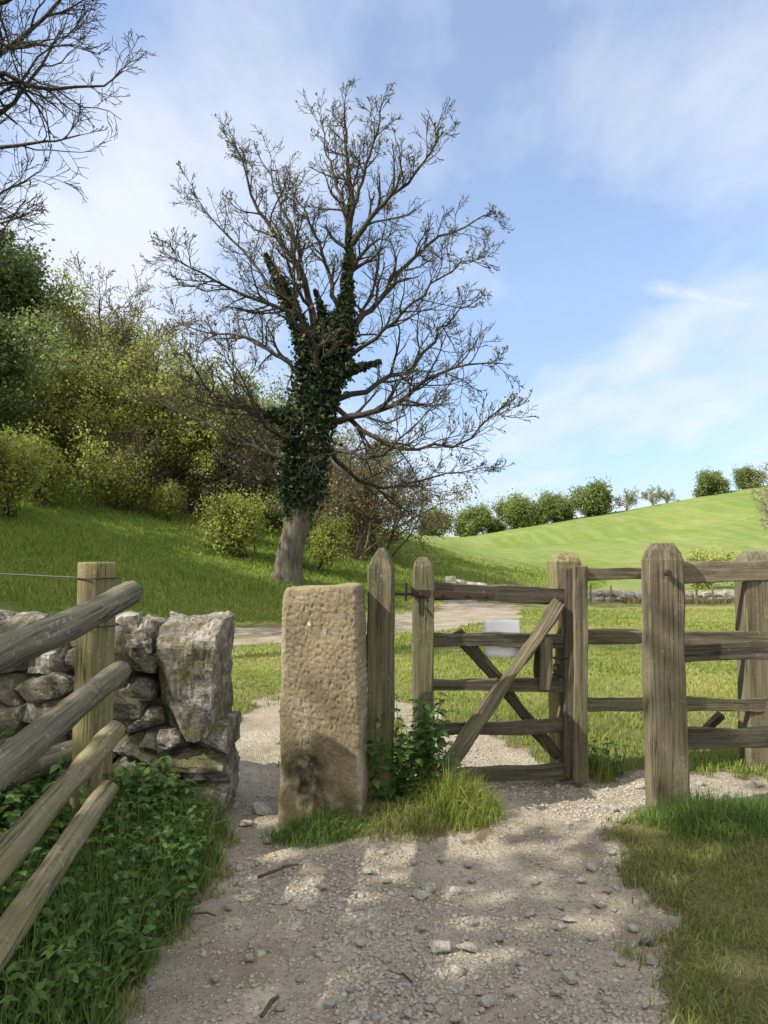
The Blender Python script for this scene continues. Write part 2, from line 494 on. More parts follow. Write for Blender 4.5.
M['leaf_spring'] = leaf_mat('leaf_spring', (.20, .24, .045), (.33, .37, .08), (.46, .48, .15), .5)
M['leaf_olive'] = leaf_mat('leaf_olive', (.12, .165, .045), (.21, .265, .08), (.32, .36, .13), .5)
M['leaf_dark'] = leaf_mat('leaf_dark', (.06, .09, .03), (.11, .155, .05), (.18, .22, .08), .45)
M['leaf_hedge'] = leaf_mat('leaf_hedge', (.10, .14, .04), (.17, .22, .065), (.25, .29, .10), .45)
M['leaf_brown'] = leaf_mat('leaf_brown', (.15, .135, .06), (.23, .21, .10), (.31, .29, .14), .45)
M['nettle'] = leaf_mat('nettle', (.045, .10, .022), (.08, .165, .035), (.16, .25, .07), .4)
M['blade'] = leaf_mat('grass_blade', (.11, .17, .024), (.20, .27, .04), (.36, .36, .10), .45, (.31, .36, .09))
M['blade_lush'] = leaf_mat('grass_lush', (.05, .12, .02), (.09, .18, .035), (.19, .25, .065), .35, (.15, .21, .055))
M['blade_dry'] = leaf_mat('grass_dry', (.10, .14, .03), (.17, .20, .05), (.30, .27, .11), .35, (.30, .29, .12))

M['blade_mix'] = leaf_mat('grass_trodden', (.07, .125, .02), (.14, .205, .035), (.30, .28, .11), .35, (.26, .25, .09))
def simple(name, col, rough=.6, metal=0., bumps=None):
    m, nt = new_mat(name); t = NT(nt)
    tc = t.N.new('ShaderNodeTexCoord').outputs['Object']
    n = t.noise(tc, 30 if bumps is None else bumps, 4, .7)
    c = t.mix(t.ramp(n, [(.3, 0.), (.7, .6)]), col, tuple(v * .55 for v in col))
    t.out(c, rough, t.bump(n, .002, .6), .4, metal)
    return m
M['rust'] = simple('rusty_iron', (.055, .034, .024), .85, .2)
M['iron'] = simple('dark_iron', (.04, .036, .034), .6, .6)
M['wire'] = simple('galvanised', (.32, .33, .33), .5, .8)
def paper_mat():
    m, nt = new_mat('paper'); t = NT(nt)
    tc = t.N.new('ShaderNodeTexCoord').outputs['Object']
    t.out(t.ramp(t.noise(tc, 9, 3, .5), [(.3, (.84, .87, .92)), (.7, (.90, .92, .95))]), .25, None, .5)
    return m
M['paper'] = paper_mat()
M['path_stone'] = rock_mat('loose_stone', (.34, .32, .27), (.52, .49, .43), (.70, .67, .60), lich_amt=.3, scale=2, dirt=(.30, .27, .21))
M['stick'] = simple('dead_stick', (.075, .055, .04), .9)
M['darkrock'] = simple('dark_rock', (.07, .075, .085), .8)

# ------------------------------------------------------------------ stone gatepost material
def gatepost_mat():
    m, nt = new_mat('gritstone'); t = NT(nt)
    rest = t.attr('rest').outputs['Vector']
    n1 = t.noise(rest, 3.2, 5, .6); n2 = t.noise(rest, 28, 5, .7); n3 = t.noise(rest, 150, 2, .6)
    col = t.ramp(n1, [(.3, (.15, .12, .07)), (.5, (.225, .185, .112)), (.7, (.285, .245, .16))])
    col = t.mix(t.ramp(n2, [(.3, .5), (.55, 0.)]), col, (.13, .10, .065))
    col = t.mix(t.math('MULTIPLY', t.ramp(n3, [(.4, 0.), (.7, 1.)]), .35), col, (.42, .36, .26))
    # damp green and black stain low on the face
    sep = t.N.new('ShaderNodeSeparateXYZ'); t.link(rest, sep.inputs[0])
    low = t.ramp(sep.outputs['Z'], [(.15, 1.), (.8, .12)])
    st = t.math('MULTIPLY', low, t.ramp(t.noise(rest, 5, 5, .7), [(.38, 0.), (.55, 1.)]))
    col = t.mix(t.math('MULTIPLY', st, .85), col, (.06, .054, .024))
    col = t.mix(t.ramp(t.noise(rest, 9, 5, .75), [(.5, 0.), (.68, .5)]), col, (.10, .085, .06))
    col = t.mix(t.ramp(t.noise(t.mapping(rest, (1, 1, 1), (7, 3, 1)), 6, 5, .75), [(.54, 0.), (.68, .6)]), col, (.33, .31, .26))
    hv = t.attr('hollow_shade').outputs['Fac']  # black-green stain and cast shade painted together on the lower left
    hm = t.math('MULTIPLY', hv, t.ramp(t.noise(rest, 14, 4, .7), [(.3, .65), (.6, 1.)]))
    col = t.mix(hm, col, (.018, .016, .010))
    # white lichen specks
    vo = t.N.new('ShaderNodeTexVoronoi'); vo.inputs['Scale'].default_value = 9; t.link(rest, vo.inputs['Vector'])
    sp = t.math('MULTIPLY', t.ramp(vo.outputs['Distance'], [(.09, 1.), (.14, 0.)]), t.ramp(t.noise(rest, 3, 1, .5), [(.52, 0.), (.56, 1.)]))
    col = t.mix(sp, col, (.6, .58, .52))
    hgt = t.math('ADD', t.math('MULTIPLY', n2, .8), t.math('MULTIPLY', n3, .2))
    t.out(col, .95, t.bump(hgt, .012, .8), .1)
    return m
M['grit'] = gatepost_mat()

# ================================================================== SETTING: ground
def axis(parts):
    out = []
    for a, b, st in parts: out.append(np.arange(a, b, st))
    return np.unique(np.round(np.concatenate(out), 5))
geo_far = 150 * 1.18 ** np.arange(1, 20)
px_ = axis([(0, 2.6, .028), (2.6, 8, .08), (8, 30, .3), (30, 151, 2.)])
xs = np.concatenate([-geo_far[::-1], -px_[::-1][:-1], px_, geo_far])
ys = np.concatenate([-geo_far[::-1], axis([(-150, -20, 10), (-20, 1, 1.), (1, 2, .1), (2, 6.6, .028), (6.6, 13, .07), (13, 32, .14), (32, 60, .5), (60, 200, 1.6)]), 200 * 1.2 ** np.arange(1, 18)])
X, Y = np.meshgrid(xs, ys)
Z = H(X, Y)
gw = gravel_w(X, Y)
nearw = sstep(8, 6, np.abs(Y)) * sstep(4, 2.5, np.abs(X))
Z = Z + nearw * (gw * ((fbm(X * 14, Y * 14, 40, 3) - .5) * .022 + (fbm(X * 40, Y * 40, 44, 2) - .5) * .010) + (1 - gw) * (fbm(X * 9, Y * 9, 50, 3) - .5) * .03)
Z = Z - .02 * gw
rut = np.abs(np.abs(seg_dist(X, Y, TRACK) + 1.5) - .75)
gw2 = gw * np.where(seg_dist(X, Y, TRACK) < 0.2, np.where(X < 0, 1 - .55 * sstep(.25, .45, rut) * sstep(1, -3, X), 1), 1)
nx, ny = len(xs), len(ys)
ii = np.arange(nx * ny).reshape(ny, nx)
Q = np.stack([ii[:-1, :-1], ii[:-1, 1:], ii[1:, 1:], ii[1:, :-1]], -1).reshape(-1, 4)
sB = (X + 4) * (-.826) + (Y - 15.5) * .563
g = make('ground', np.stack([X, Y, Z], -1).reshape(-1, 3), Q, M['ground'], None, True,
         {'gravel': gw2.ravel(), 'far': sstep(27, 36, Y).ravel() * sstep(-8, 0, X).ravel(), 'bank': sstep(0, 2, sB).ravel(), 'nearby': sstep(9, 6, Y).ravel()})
tag(g, kind='structure')

def on_path(x, y): return gravel_w(x, y)

# ================================================================== gravel and stones
ICO = None
def ico():
    t = (1 + 5 ** .5) / 2
    v = np.array([(-1, t, 0), (1, t, 0), (-1, -t, 0), (1, -t, 0), (0, -1, t), (0, 1, t), (0, -1, -t), (0, 1, -t), (t, 0, -1), (t, 0, 1), (-t, 0, -1), (-t, 0, 1)], float)
    v /= np.linalg.norm(v[0])
    f = np.array([(0, 11, 5), (0, 5, 1), (0, 1, 7), (0, 7, 10), (0, 10, 11), (1, 5, 9), (5, 11, 4), (11, 10, 2), (10, 7, 6), (7, 1, 8), (3, 9, 4), (3, 4, 2), (3, 2, 6), (3, 6, 8), (3, 8, 9), (4, 9, 5), (2, 4, 11), (6, 2, 10), (8, 6, 7), (9, 8, 1)])
    return v, f
BV, BF = ico()
n = 60000
gy = 2.2 + (RNG.uniform(0, 1, n) ** 1.25) * 4.2
gx = RNG.uniform(-1.1, 2.9, n) * np.clip(gy / 4.6, .6, 1.2)
keep = (RNG.uniform(0, 1, n) < gravel_w(gx, gy) * (.10 + .90 * sstep(.40, .66, fbm(gx * 2.4, gy * 2.4, 77, 4)))) & (np.abs(gx) < .56 * gy)
gx, gy = gx[keep], gy[keep]; n = len(gx)
sz = .0038 + .0095 * RNG.uniform(0, 1, n) ** 2.5
sz = np.where(RNG.uniform(0, 1, n) < .03, sz * 1.9, sz)
sc3 = np.stack([sz * RNG.uniform(.8, 1.6, n), sz * RNG.uniform(.7, 1.2, n), sz * RNG.uniform(.35, .7, n)], 1)
gz = H(gx, gy) - .02 + sc3[:, 2] * .2 + (fbm(gx * 14, gy * 14, 40, 3) - .5) * .022 + (fbm(gx * 40, gy * 40, 44, 2) - .5) * .010
JV = BV[None] * RNG.uniform(.72, 1.2, (n, 12, 1))
R_ = rand_rots(n, .25)
GV = np.einsum('nij,nkj->nki', R_, JV * sc3[:, None, :]) + np.stack([gx, gy, gz], 1)[:, None, :]
GF = (BF[None] + (np.arange(n) * 12)[:, None, None]).reshape(-1, 3)
rs = np.repeat(RNG.uniform(0, 50, (n, 3)), 12, 0) + GV.reshape(-1, 3)
o = make('gravel', GV.reshape(-1, 3), GF, M['pebble'], None, False, {'rest': rs})
tag(o, 'loose pale gravel and grit strewn over the worn path', 'gravel', kind='stuff')

stone_meshes = []
for k in range(8):
    P, Fc = rock((1, .78, .5), 300 + k, 4, .45, .09, 10)
    me = bpy.data.meshes.new('path_stone'); me.from_pydata([tuple(p) for p in P], [], Fc)
    at = me.attributes.new('rest', 'FLOAT_VECTOR', 'POINT'); at.data.foreach_set('vector', (P * .12 + k * 5).astype(np.float32).ravel())
    me.materials.append(M['path_stone']); stone_meshes.append(me)
def ground_at(px, py):
    D = CAM_Z * F / max(py - 558, 1)
    for _ in range(12):
        p = W(px, py, D); e = p.z - h1(p.x, p.y)
        D = D * (1 + e / CAM_Z * .8)
    return W(px, py, D)
rn = random.Random(5)
marks = [(428, 886, 15), (385, 878, 8), (421, 893, 14), (457, 889, 12), (468, 862, 8), (441, 858, 7), (412, 860, 8), (367, 870, 9), (472, 920, 9), (530, 911, 10), (471, 878, 7),
         (322, 884, 8), (283, 900, 6), (569, 976, 14), (556, 988, 11), (632, 926, 11), (568, 917, 11), (591, 866, 12), (606, 888, 10), (612, 851, 7), (600, 902, 9), (645, 1003, 7),
         (592, 935, 8), (580, 878, 9), (556, 925, 8), (560, 905, 7), (440, 945, 20), (468, 945, 15), (458, 968, 14), (487, 1000, 14), (387, 955, 10), (360, 940, 9), (420, 925, 9),
         (262, 810, 18), (246, 822, 12), (268, 838, 10), (240, 866, 9), (228, 905, 8), (250, 955, 10), (236, 880, 7), (300, 975, 9), (330, 1000, 12), (408, 1010, 11),
         (520, 960, 9), (535, 880, 8), (510, 990, 8), (430, 1005, 8), (500, 935, 9), (548, 950, 7), (620, 960, 9), (605, 985, 9), (455, 1015, 10), (350, 985, 8), (280, 1005, 9),
         (640, 785, 9), (614, 808, 8), (650, 960, 8), (755, 783, 12), (742, 758, 12), (725, 795, 9), (700, 782, 7), (205, 940, 8), (215, 975, 8), (375, 1015, 10), (395, 925, 8)]
for i, (px, py, wpx) in enumerate(marks):
    p = ground_at(px, py)
    s = wpx / F * p.y * 1.15
    o = bpy.data.objects.new('path_stone', stone_meshes[i % 8]); C.objects.link(o)
    o.location = (p.x, p.y, h1(p.x, p.y) - .012 + s * .08); o.rotation_euler = (rn.uniform(-.2, .2), rn.uniform(-.2, .2), rn.uniform(0, 6.28)); o.scale = (s, s, s * rn.uniform(.7, 1.1))
    if (px, py) == (569, 976): tag(o, 'largest pale loose stone on the bare ground near the lower right grass edge', 'stone', 'loose stones on the path')
    elif (px, py) == (262, 810): tag(o, 'flat pale slab sunk in the gap between wall end and stone gatepost', 'stone', 'loose stones on the path')
    elif (px, py) == (755, 783): tag(o, 'white stone on the grass edge under the right hand rails', 'stone', 'loose stones on the path')
    else: tag(o, 'small pale angular stone lying loose on the trodden gravel', 'stone', 'loose stones on the path')
p = ground_at(646, 942)
P, Fc = rock((.075, .03, .02), 911, 4, .5, .1, 6)
o = make('dark_stone', (P @ rotm(.1, .1, .5).T) + np.array([p.x, p.y, p.z + .002]), Fc, M['darkrock'], None, False, {'rest': P})
tag(o, 'small blackish blue stone at the edge of the right hand grass', 'stone')

def stick(a, b, r, label, bend=.02):
    pa, pb = ground_at(*a), ground_at(*b)
    mb = MB(); mid = pa * .4 + pb * .6 + Vector((0, bend * .6, .004))
    up = Vector((0, 0, r))
    mb.add(*beam(pa + up, mid + up, r * 2, r * 2, shape='round', wob=.003)); mb.add(*beam(mid + up, pb + up, r * 1.8, r * 1.8, shape='round', wob=.003, taper=.6))
    tag(mb.build('fallen_stick', M['stick'], None, True), label, 'stick')
stick((258, 878), (298, 866), .007, 'dark crooked stick on the gravel in front of the stone gatepost')
stick((190, 915), (216, 917), .004, 'thin dark twig lying on the ground beside the leafy verge')
stick((388, 970), (412, 984), .006, 'short brown twig on the gravel below the middle of the path')
stick((262, 1020), (278, 1000), .009, 'pale broken stick at the bottom edge of the path')

# ================================================================== stone gatepost
sp = Vector((-.345, 4.28, 0))
t_gp = thing('stone_gatepost', sp, 'tall pitted sandstone gatepost with rounded top corners and a dent darkened with painted shade near its foot', 'gatepost')
def stone_post():
    nx_, nz_ = 84, 210
    z0 = h1(sp.x, sp.y) - .12; zt = W(320, 587, 4.1).z
    V = []; R = []; Hh = []; Fc = []
    # superellipse tube with many points for the tooled face
    N = 260
    rings = nz_
    def rrect(n, hw, hd, r):
        out = []
        segs = [((-hw + r, -hd), (hw - r, -hd), None), (None, None, (hw - r, -hd + r, -PI / 2)), ((hw, -hd + r), (hw, hd - r), None), (None, None, (hw - r, hd - r, 0)),
                ((hw - r, hd), (-hw + r, hd), None), (None, None, (-hw + r, hd - r, PI / 2)), ((-hw, hd - r), (-hw, -hd + r), None), (None, None, (-hw + r, -hd + r, PI))]
        ls = [math.dist(a_, b_) * (1.6 if i_ == 0 else .6) if c_ is None else r * PI / 2 for i_, (a_, b_, c_) in enumerate(segs)]
        tot = sum(ls)
        for j_ in range(n):
            q_ = j_ / n * tot; i_ = 0
            while q_ > ls[i_]: q_ -= ls[i_]; i_ += 1
            f_ = q_ / ls[i_]; a_, b_, c_ = segs[i_]
            if c_ is None: px2, py2 = a_[0] + (b_[0] - a_[0]) * f_, a_[1] + (b_[1] - a_[1]) * f_; nn = [(0, -1), 0, (1, 0), 0, (0, 1), 0, (-1, 0)][i_]
            else: an = c_[2] + f_ * PI / 2; nn = (math.cos(an), math.sin(an)); px2, py2 = c_[0] + r * nn[0], c_[1] + r * nn[1]
            out.append((px2 / hw, py2 / hd, nn[0], nn[1]))
        return out
    RR = rrect(260, .23, .16, .035)
    rnd = random.Random(2)
    for i in range(rings + 8):
        f = min(i / (rings - 1), 1)
        z = z0 + (zt - z0) * f
        g_ = max(0, i - (rings - 1)) / 8
        wl = .212 + .010 * (1 - f); wr = .25 - .03 * f ** 1.5          # left and right half widths
        if f > .93: rr = (f - .93) / .07; k = 1 - .10 * (1 - math.sqrt(max(0, 1 - rr * rr)))
        else: k = 1
        k *= (1 - g_)
        dd = .16
        for j in range(N):
            x, y, nx2, ny2 = RR[j]
            sa = y
            xx = x * (wr if x > 0 else wl) * k; yy = y * dd * k
            # diagonal tool marks
            u = xx * .72 - z * .69; v = xx * .69 + z * .72
            wx = mnoise.noise(Vector((xx * 14, z * 14, 2))) * .018; u += wx; v += wx * .8
            q = Vector((u * 34, v * 64, 0))
            pit = -1.9 * max(0, mnoise.noise(q) - .02) + .45 * mnoise.noise(Vector((u * 50 + 3, v * 90, 4))) - 1.2 * max(0, mnoise.noise(Vector((u * 45, v * 75, 17))) - .2)
            fade = min(1, max(.12, (f - .22) / .25))
            dis = (pit * .0046 * fade + mnoise.noise(Vector((xx * 5, z * 4, yy * 5))) * .012 + mnoise.noise(Vector((xx * 90, z * 90, yy * 90))) * .0015)
            # shallow dent; its mask also carries the painted shade
            hx, hz = xx - .0, z - .27
            hl = math.exp(-((hx + .07) / .09) ** 2 - ((hz - .03) / .15) ** 2) if sa < -.5 else 0
            nrm = Vector((nx2, ny2, 0))
            xx += nrm.x * dis; yy += nrm.y * dis + hl * .018
            tz = 0
            if g_ > 0 or f > .96: tz = mnoise.noise(Vector((xx * 9, yy * 9, 1))) * .012 + .008 * math.sin(xx * 9)
            V.append((sp.x + xx + (-.010 + .02 * f) * 0, sp.y + yy + .0, z + tz)); R.append((xx, yy, z)); 
            Hh.append(min(1, hl * 2.0 * (.7 + .9 * mnoise.noise(Vector((xx * 20, z * 20, 0))))))
    M_ = rings + 8
    for i in range(M_ - 1):
        for j in range(N):
            a = i * N + j; b = i * N + (j + 1) % N
            Fc.append((a, b, b + N, a + N))
    V = np.array(V)
    c, s_ = math.cos(math.radians(-6)), math.sin(math.radians(-6))
    dx, dy = V[:, 0] - sp.x, V[:, 1] - sp.y
    V[:, 0] = sp.x + dx * c - dy * s_; V[:, 1] = sp.y + dx * s_ + dy * c
    return make('shaft', V, np.array(Fc), M['grit'], t_gp, True, {'rest': np.array(R), 'hollow_shade': np.array(Hh)})
stone_post()

# ================================================================== timber posts
def head(dz, sw, sd_=.8, flat=.0):
    return [(dz, 1, 1), (dz * .45, (1 + sw) / 2 + .03, (1 + sd_) / 2), (.006, sw, sd_), (0, sw * .9, sd_ * .9)]
def post_from(px, ytop, D, wpx, dep, mat, yaw=0, sink=.15, name='post', parent=None, hd=None, lean=0., basez=None):
    tp = W(px, ytop, D); z0 = (h1(tp.x, D) if basez is None else basez) - sink
    w = wpx / F * D
    mb = MB()
    mb.add(*beam((tp.x - lean, D, z0), (tp.x, D, tp.z), w, dep, side=(math.cos(yaw), math.sin(yaw), 0), wob=.004, cham=.07, top=hd))
    return mb.build(name, mat, parent), tp

# hanging post left of the gate
o, tp = post_from(382, 548, 4.42, 25, .16, M['oak_green'], yaw=math.radians(-8), hd=head(.12, .28, .6), name='gate_post', lean=.01)
tag(o, 'narrow pointed mossy timber post right of the pitted sandstone gatepost', 'gate post')
# latch post behind the closing stile
o, tp = post_from(563.5, 553, 5.16, 26, .19, M['pole_post'], yaw=math.radians(6), hd=head(.06, .62, .6), name='gate_post')
tag(o, 'pale weathered gate post with crumbling top behind the free end of the gate', 'gate post')

# ================================================================== the gate
GD = 4.82
t_g = thing('wooden_gate', (W(424, 700, GD).x, GD, h1(W(424, 700, GD).x, GD)), 'small five-rail grey timber gate with crossed diagonal braces, closed across the path', 'gate')
def plank(pa, pb, D, wpx, dep, name, mat, parent, D2=None, side=None, **kw):
    a = W(pa[0], pa[1], D); b = W(pb[0], pb[1], D2 or D)
    mb = MB(); mb.add(*beam(a, b, wpx / F * D, dep, side=side or (0, 0, 1) if abs(b.x - a.x) > abs(b.z - a.z) * .4 else (1, 0, 0), **kw))
    return mb.build(name, mat, parent)
DA, DB = 4.80, 4.98
mb = MB(); a = W(423.5, 772, DA); b = W(423.5, 557, DA)
mb.add(*beam(a, b, .135, .10, side=(math.cos(-.06), math.sin(-.06), 0), cham=.1, top=[(.1, 1, 1), (.06, .93, .95), (.03, .78, .8), (.008, .5, .6), (0, .35, .4)]))
mb.build('hanging_stile', M['oak_green'], t_g)
mb = MB(); a = W(579, 781, DB - .03); b = W(579, 566, DB - .03)
mb.add(*beam(a, b, .092, .10, cham=.06)); 
mb.build('closing_stile', M['oak'], t_g)
mb = MB(); a = W(567.5, 776, DB - .0); b = W(567.5, 568, DB - .0)
mb.add(*beam(a, b, .06, .085, cham=.06))
mb.build('closing_stile_batten', M['oak_dark'], t_g)
rails = [((429, 590.5), (564, 596.5), 17), ((429, 640), (564, 641), 13), ((429, 685), (564, 684), 12.5), ((429, 730), (564, 725), 13), ((448, 777), (565, 770), 13.5)]
for (pa, pb, wp) in rails:
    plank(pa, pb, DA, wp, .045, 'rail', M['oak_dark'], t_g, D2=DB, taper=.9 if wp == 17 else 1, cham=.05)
# braces: front one rises to the right, rear one the other way
plank((446, 770), (560, 602), DA - .055, 13.5, .03, 'brace', M['oak'], t_g, D2=DB - .055, side=(.83, 0, .55), cham=.05)
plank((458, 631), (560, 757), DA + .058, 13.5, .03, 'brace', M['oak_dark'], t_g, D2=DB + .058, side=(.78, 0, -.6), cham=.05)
# latch guard boards between the second and third rail
mb = MB(); mb.add(*beam(W(545.5, 690, DB - .075), W(545.5, 637, DB - .075), .075, .024, side=(1, 0, 0), cham=.05)); mb.build('latch_board', M['oak'], t_g)
mb = MB(); mb.add(*beam(W(538, 688, DB + .045), W(538, 645, DB + .045), .05, .024, side=(1, 0, 0), cham=.05)); mb.build('latch_board', M['oak_dark'], t_g)
# strap hinge
mb = MB(); mb.add(*beam(W(411, 593.5, DA - .062), W(494, 596.5, DA - .012), .042, .008, side=(0, 0, 1), wob=.001, cham=.1))
mb.add(*beam(W(411, 590, DA - .062), W(411, 590, DA + .05), .06, .01, side=(0, 0, 1), wob=.001))
for px in (421, 441, 466, 485):
    c = W(px, 594.3 + (px - 421) * .02, DA - .073 + .05 * (px - 421) / 83); mb.add(*beam(c, c + Vector((0, .02, 0)), .02, .02, shape='round', nseg=2, wob=0))
mb.build('strap_hinge', M['rust'], t_g)
mb = MB(); mb.add(*beam(W(392, 594, 4.47), W(413, 594, DA - .05), .018, .018, shape='round', wob=.001)); mb.add(*beam(W(406, 601, DA - .09), W(406, 583, DA - .09), .02, .02, shape='round', wob=.001))
mb.build('hinge_hook', M['iron'], t_g)
# iron latch with a short chain
def torus(c, R, r, axis_rot, N=14, K=6, sx=1.):
    V = []; Fc = []
    Rm = np.array(axis_rot)
    for i in range(N):
        a = 2 * PI * i / N
        for k in range(K):
            b = 2 * PI * k / K
            V.append(Rm @ np.array(((R + r * math.cos(b)) * math.cos(a) * sx, (R + r * math.cos(b)) * math.sin(a), r * math.sin(b))) + np.array(c))
    for i in range(N):
        for k in range(K):
            Fc.append((i * K + k, ((i + 1) % N) * K + k, ((i + 1) % N) * K + (k + 1) % K, i * K + (k + 1) % K))
    return V, Fc
mb = MB()
c = W(556, 668, DB - .03); mb.add(*torus(c, .024, .007, rotm(PI / 2, 0, .3)))
c = W(558, 674, DB - .03); mb.add(*torus(c, .026, .007, rotm(PI / 2.4, 0, 1.2), sx=.7))
c = W(554, 677, DB - .03); mb.add(*torus(c, .02, .007, rotm(PI / 2, .6, .5)))
mb.add(*beam(W(550, 658, DB - .04), W(568, 658, DB - .04), .014, .014, shape='round', wob=.001))
mb.add(*beam(W(557, 680, DB - .035), W(557, 671, DB - .035), .035, .02, shape='rect', wob=.001))
mb.build('latch_chain', M['iron'], t_g)

# notice hanging on the second rail
pc = W(503, 640, 4.93); 
n_ = 10; Vp = []; Fp = []
for th in (0, .002):
    for i in range(n_ + 1):
        for j in range(n_ + 1):
            u, v = i / n_, j / n_
            x = pc.x + (-.118 + .236 * u) + .012 * (v - .5)
            z = pc.z + (.13 - .25 * v) + .005 * math.sin(u * 3)
            y = pc.y + .02 + .012 * math.sin(u * 5 + v * 2) * (v) + th - .012 * u + .01
            Vp.append((x, y, z))
K = (n_ + 1) ** 2
for i in range(n_):
    for j in range(n_):
        a = i * (n_ + 1) + j; Fp.append((a, a + 1, a + n_ + 2, a + n_ + 1)); Fp.append((K + a, K + a + n_ + 1, K + a + n_ + 2, K + a + 1))
rim = [i * (n_ + 1) for i in range(n_ + 1)] + [n_ * (n_ + 1) + j for j in range(1, n_ + 1)] + [i * (n_ + 1) + n_ for i in range(n_ - 1, -1, -1)] + [j for j in range(n_ - 1, 0, -1)]
for a, b in zip(rim, rim[1:] + rim[:1]): Fp.append((a, b, b + K, a + K))
o = make('paper_notice', np.array(Vp), Fp, M['paper'], None, True)
tag(o, 'blank looking white paper notice in a clear sleeve behind the second gate rail', 'notice')

# ================================================================== right hand fences
def fence(name, base, label, rails_, posts_, mat_r, mat_p, group=None):
    t = thing(name, base, label, 'fence', group)
    for (a, Da, b, Db, wpx, dep, mt) in rails_:
        mb = MB(); mb.add(*beam(W(a[0], a[1], Da), W(b[0], b[1], Db), wpx / F * Da, dep, side=(0, 0, 1), cham=.06, wob=.005))
        mb.build('rail', mt or mat_r, t)
    for (px, yt, D, wpx, dep, yaw, hd) in posts_:
        post_from(px, yt, D, wpx, dep, mat_p, yaw=yaw, hd=hd, name='post', parent=t)
    return t
# front fence: big post, rails running out of the picture to the right
t_ff = fence('rail_fence', (1.64, 4.36, 0), 'nearest right hand fence, three grey rails on a thick blunt-headed post', [
    ((682, 572), 4.40, (990, 566), 4.40, 19, .055, None),
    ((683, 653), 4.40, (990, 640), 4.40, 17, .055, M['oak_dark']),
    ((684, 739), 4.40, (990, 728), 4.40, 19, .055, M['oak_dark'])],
    [(661.5, 543, 4.36, 35, .16, -.03, head(.10, .52, .75))], M['oak'], M['oak'])
mb = MB(); c = W(669, 573, 4.215); mb.add(*beam(c, c + Vector((0, .05, 0)), .035, .035, shape='round', nseg=2, wob=.001)); mb.build('bolt', M['rust'], t_ff)
# rear fence from the latch post to the right
t_rf = fence('rail_fence', (2.62, 5.3, 0), 'rear right hand fence of thinner rails running from the gate to a flat-topped post', [
    ((578, 574), 5.22, (990, 574), 5.5, 12, .05, None),
    ((578, 637), 5.22, (990, 641), 5.5, 12, .05, None),
    ((578, 703), 5.22, (990, 708), 5.5, 13.5, .05, None)],
    [(754, 551, 5.42, 32, .2, -.05, head(.09, .5, .7))], M['oak'], M['oak'])
mb = MB(); mb.add(*beam(W(700, 735, 5.6), W(722, 715, 5.5), .06, .04, cham=.05)); mb.build('brace', M['oak_dark'], t_rf)

# ================================================================== left pole fence
t_lf = thing('pole_fence', (-1.40, 3.62, h1(-1.4, 3.62)), 'rustic round pole fence on the left, four sloping rails and one thick post', 'fence')
FD = 3.62
tpz = W(98, 562, FD)
mb = MB(); mb.add(*beam((tpz.x - .01, FD, h1(-1.4, FD) - .2), tpz, .185, .185, shape='round', wob=.004, taper=.95, top=[(.012, 1, 1), (.004, .97, .97), (0, .9, .9)])); mb.build('post', M['pole_post'], t_lf, True)
mb = MB(); mb.add(*beam((tpz.x + .06, 1.2, -.1), (tpz.x + .10, 1.2, 1.5), .17, .17, shape='round', wob=.004)); mb.build('post', M['pole_post'], t_lf, True)
def pole(a, b, r, Da, Db, over=1.0, name='rail', mt=None):
    """half-round pole, traced a (far end) -> b (frame edge), carried on towards the next post"""
    A = W(a[0], a[1], Da); B = W(b[0], b[1], Db); E = B + (B - A).normalized() * over
    mb = MB(); mb.add(*beam(A, E, r * 2, r * 2, shape='round', wob=.006, taper=1.08, nseg=60)); return mb.build(name, mt or M['pole'], t_lf, True)
pole((131, 592), (0, 656), .056, 3.46, 2.35, 1.1)
pole((121, 670), (0, 770), .052, 3.46, 2.35, 1.1)
pole((117, 728), (0, 862), .046, 3.46, 2.35, 1.1, mt=M['pole_brown'])
pole((108, 788), (0, 945), .046, 3.46, 2.35, 1.1, mt=M['pole_brown'])
# a lower pole at the back, seen between the rails
pole((92, 745), (-20, 790), .06, 3.95, 3.5, 1.0)
mb = MB()
a, b = W(-60, 571, 3.3), W(88, 578, FD - .02); mb.add(*beam(a, b, .005, .005, shape='round', nseg=3, wob=0))
mb.build('wire', M['wire'], t_lf)
mb = MB()
for yy in (578, 625):
    c = W(98, yy, FD); V_, F_ = torus((c.x, FD, c.z), .096, .0035, rotm(0, 0, 0), N=24)
    mb = MB(); mb.add(V_, F_); mb.build('wire_tie', M['iron'], t_lf)

# ================================================================== drystone wall on the left
t_w = thing('drystone_wall', (-1.7, 4.7, h1(-1.7, 4.7)), 'drystone limestone wall ending in a tall lichened slab beside the path gap', 'wall')
def add_rock(mb, c, size, seed, yaw=0, tilt=0, sub=7, sq=.72, rough=.05, planes=8):
    P, Fc = rock(size, seed, sub, sq, rough, planes)
    V = P @ rotm(0, tilt, yaw).T + np.array(c)
    mb.add(V, Fc, P + np.array([seed * 1.7, seed * .9, seed * .3]))
rw = random.Random(21)
mb = MB()
D0 = 4.42
sid = 0
# courses of the long run, x from -3.3 to about -1.33
x0, x1 = -3.4, -1.42
z = -.05
while z < .82:
    hgt = rw.uniform(.12, .2)
    for layer in (0, 1, 2):
        x = x0 - rw.uniform(0, .2)
        while x < x1 + .1:
            w = rw.uniform(.17, .36); sid += 1
            if x + w > x1 + .2: break
            add_rock(mb, (x + w / 2, D0 + .12 + layer * .17 + rw.uniform(-.03, .03), z + hgt / 2 + rw.uniform(-.01, .01) + .06), (w * 1.12, .30, hgt * 1.18), sid, rw.uniform(-.12, .12), rw.uniform(-.08, .08), 6)
            x += w
    z += hgt
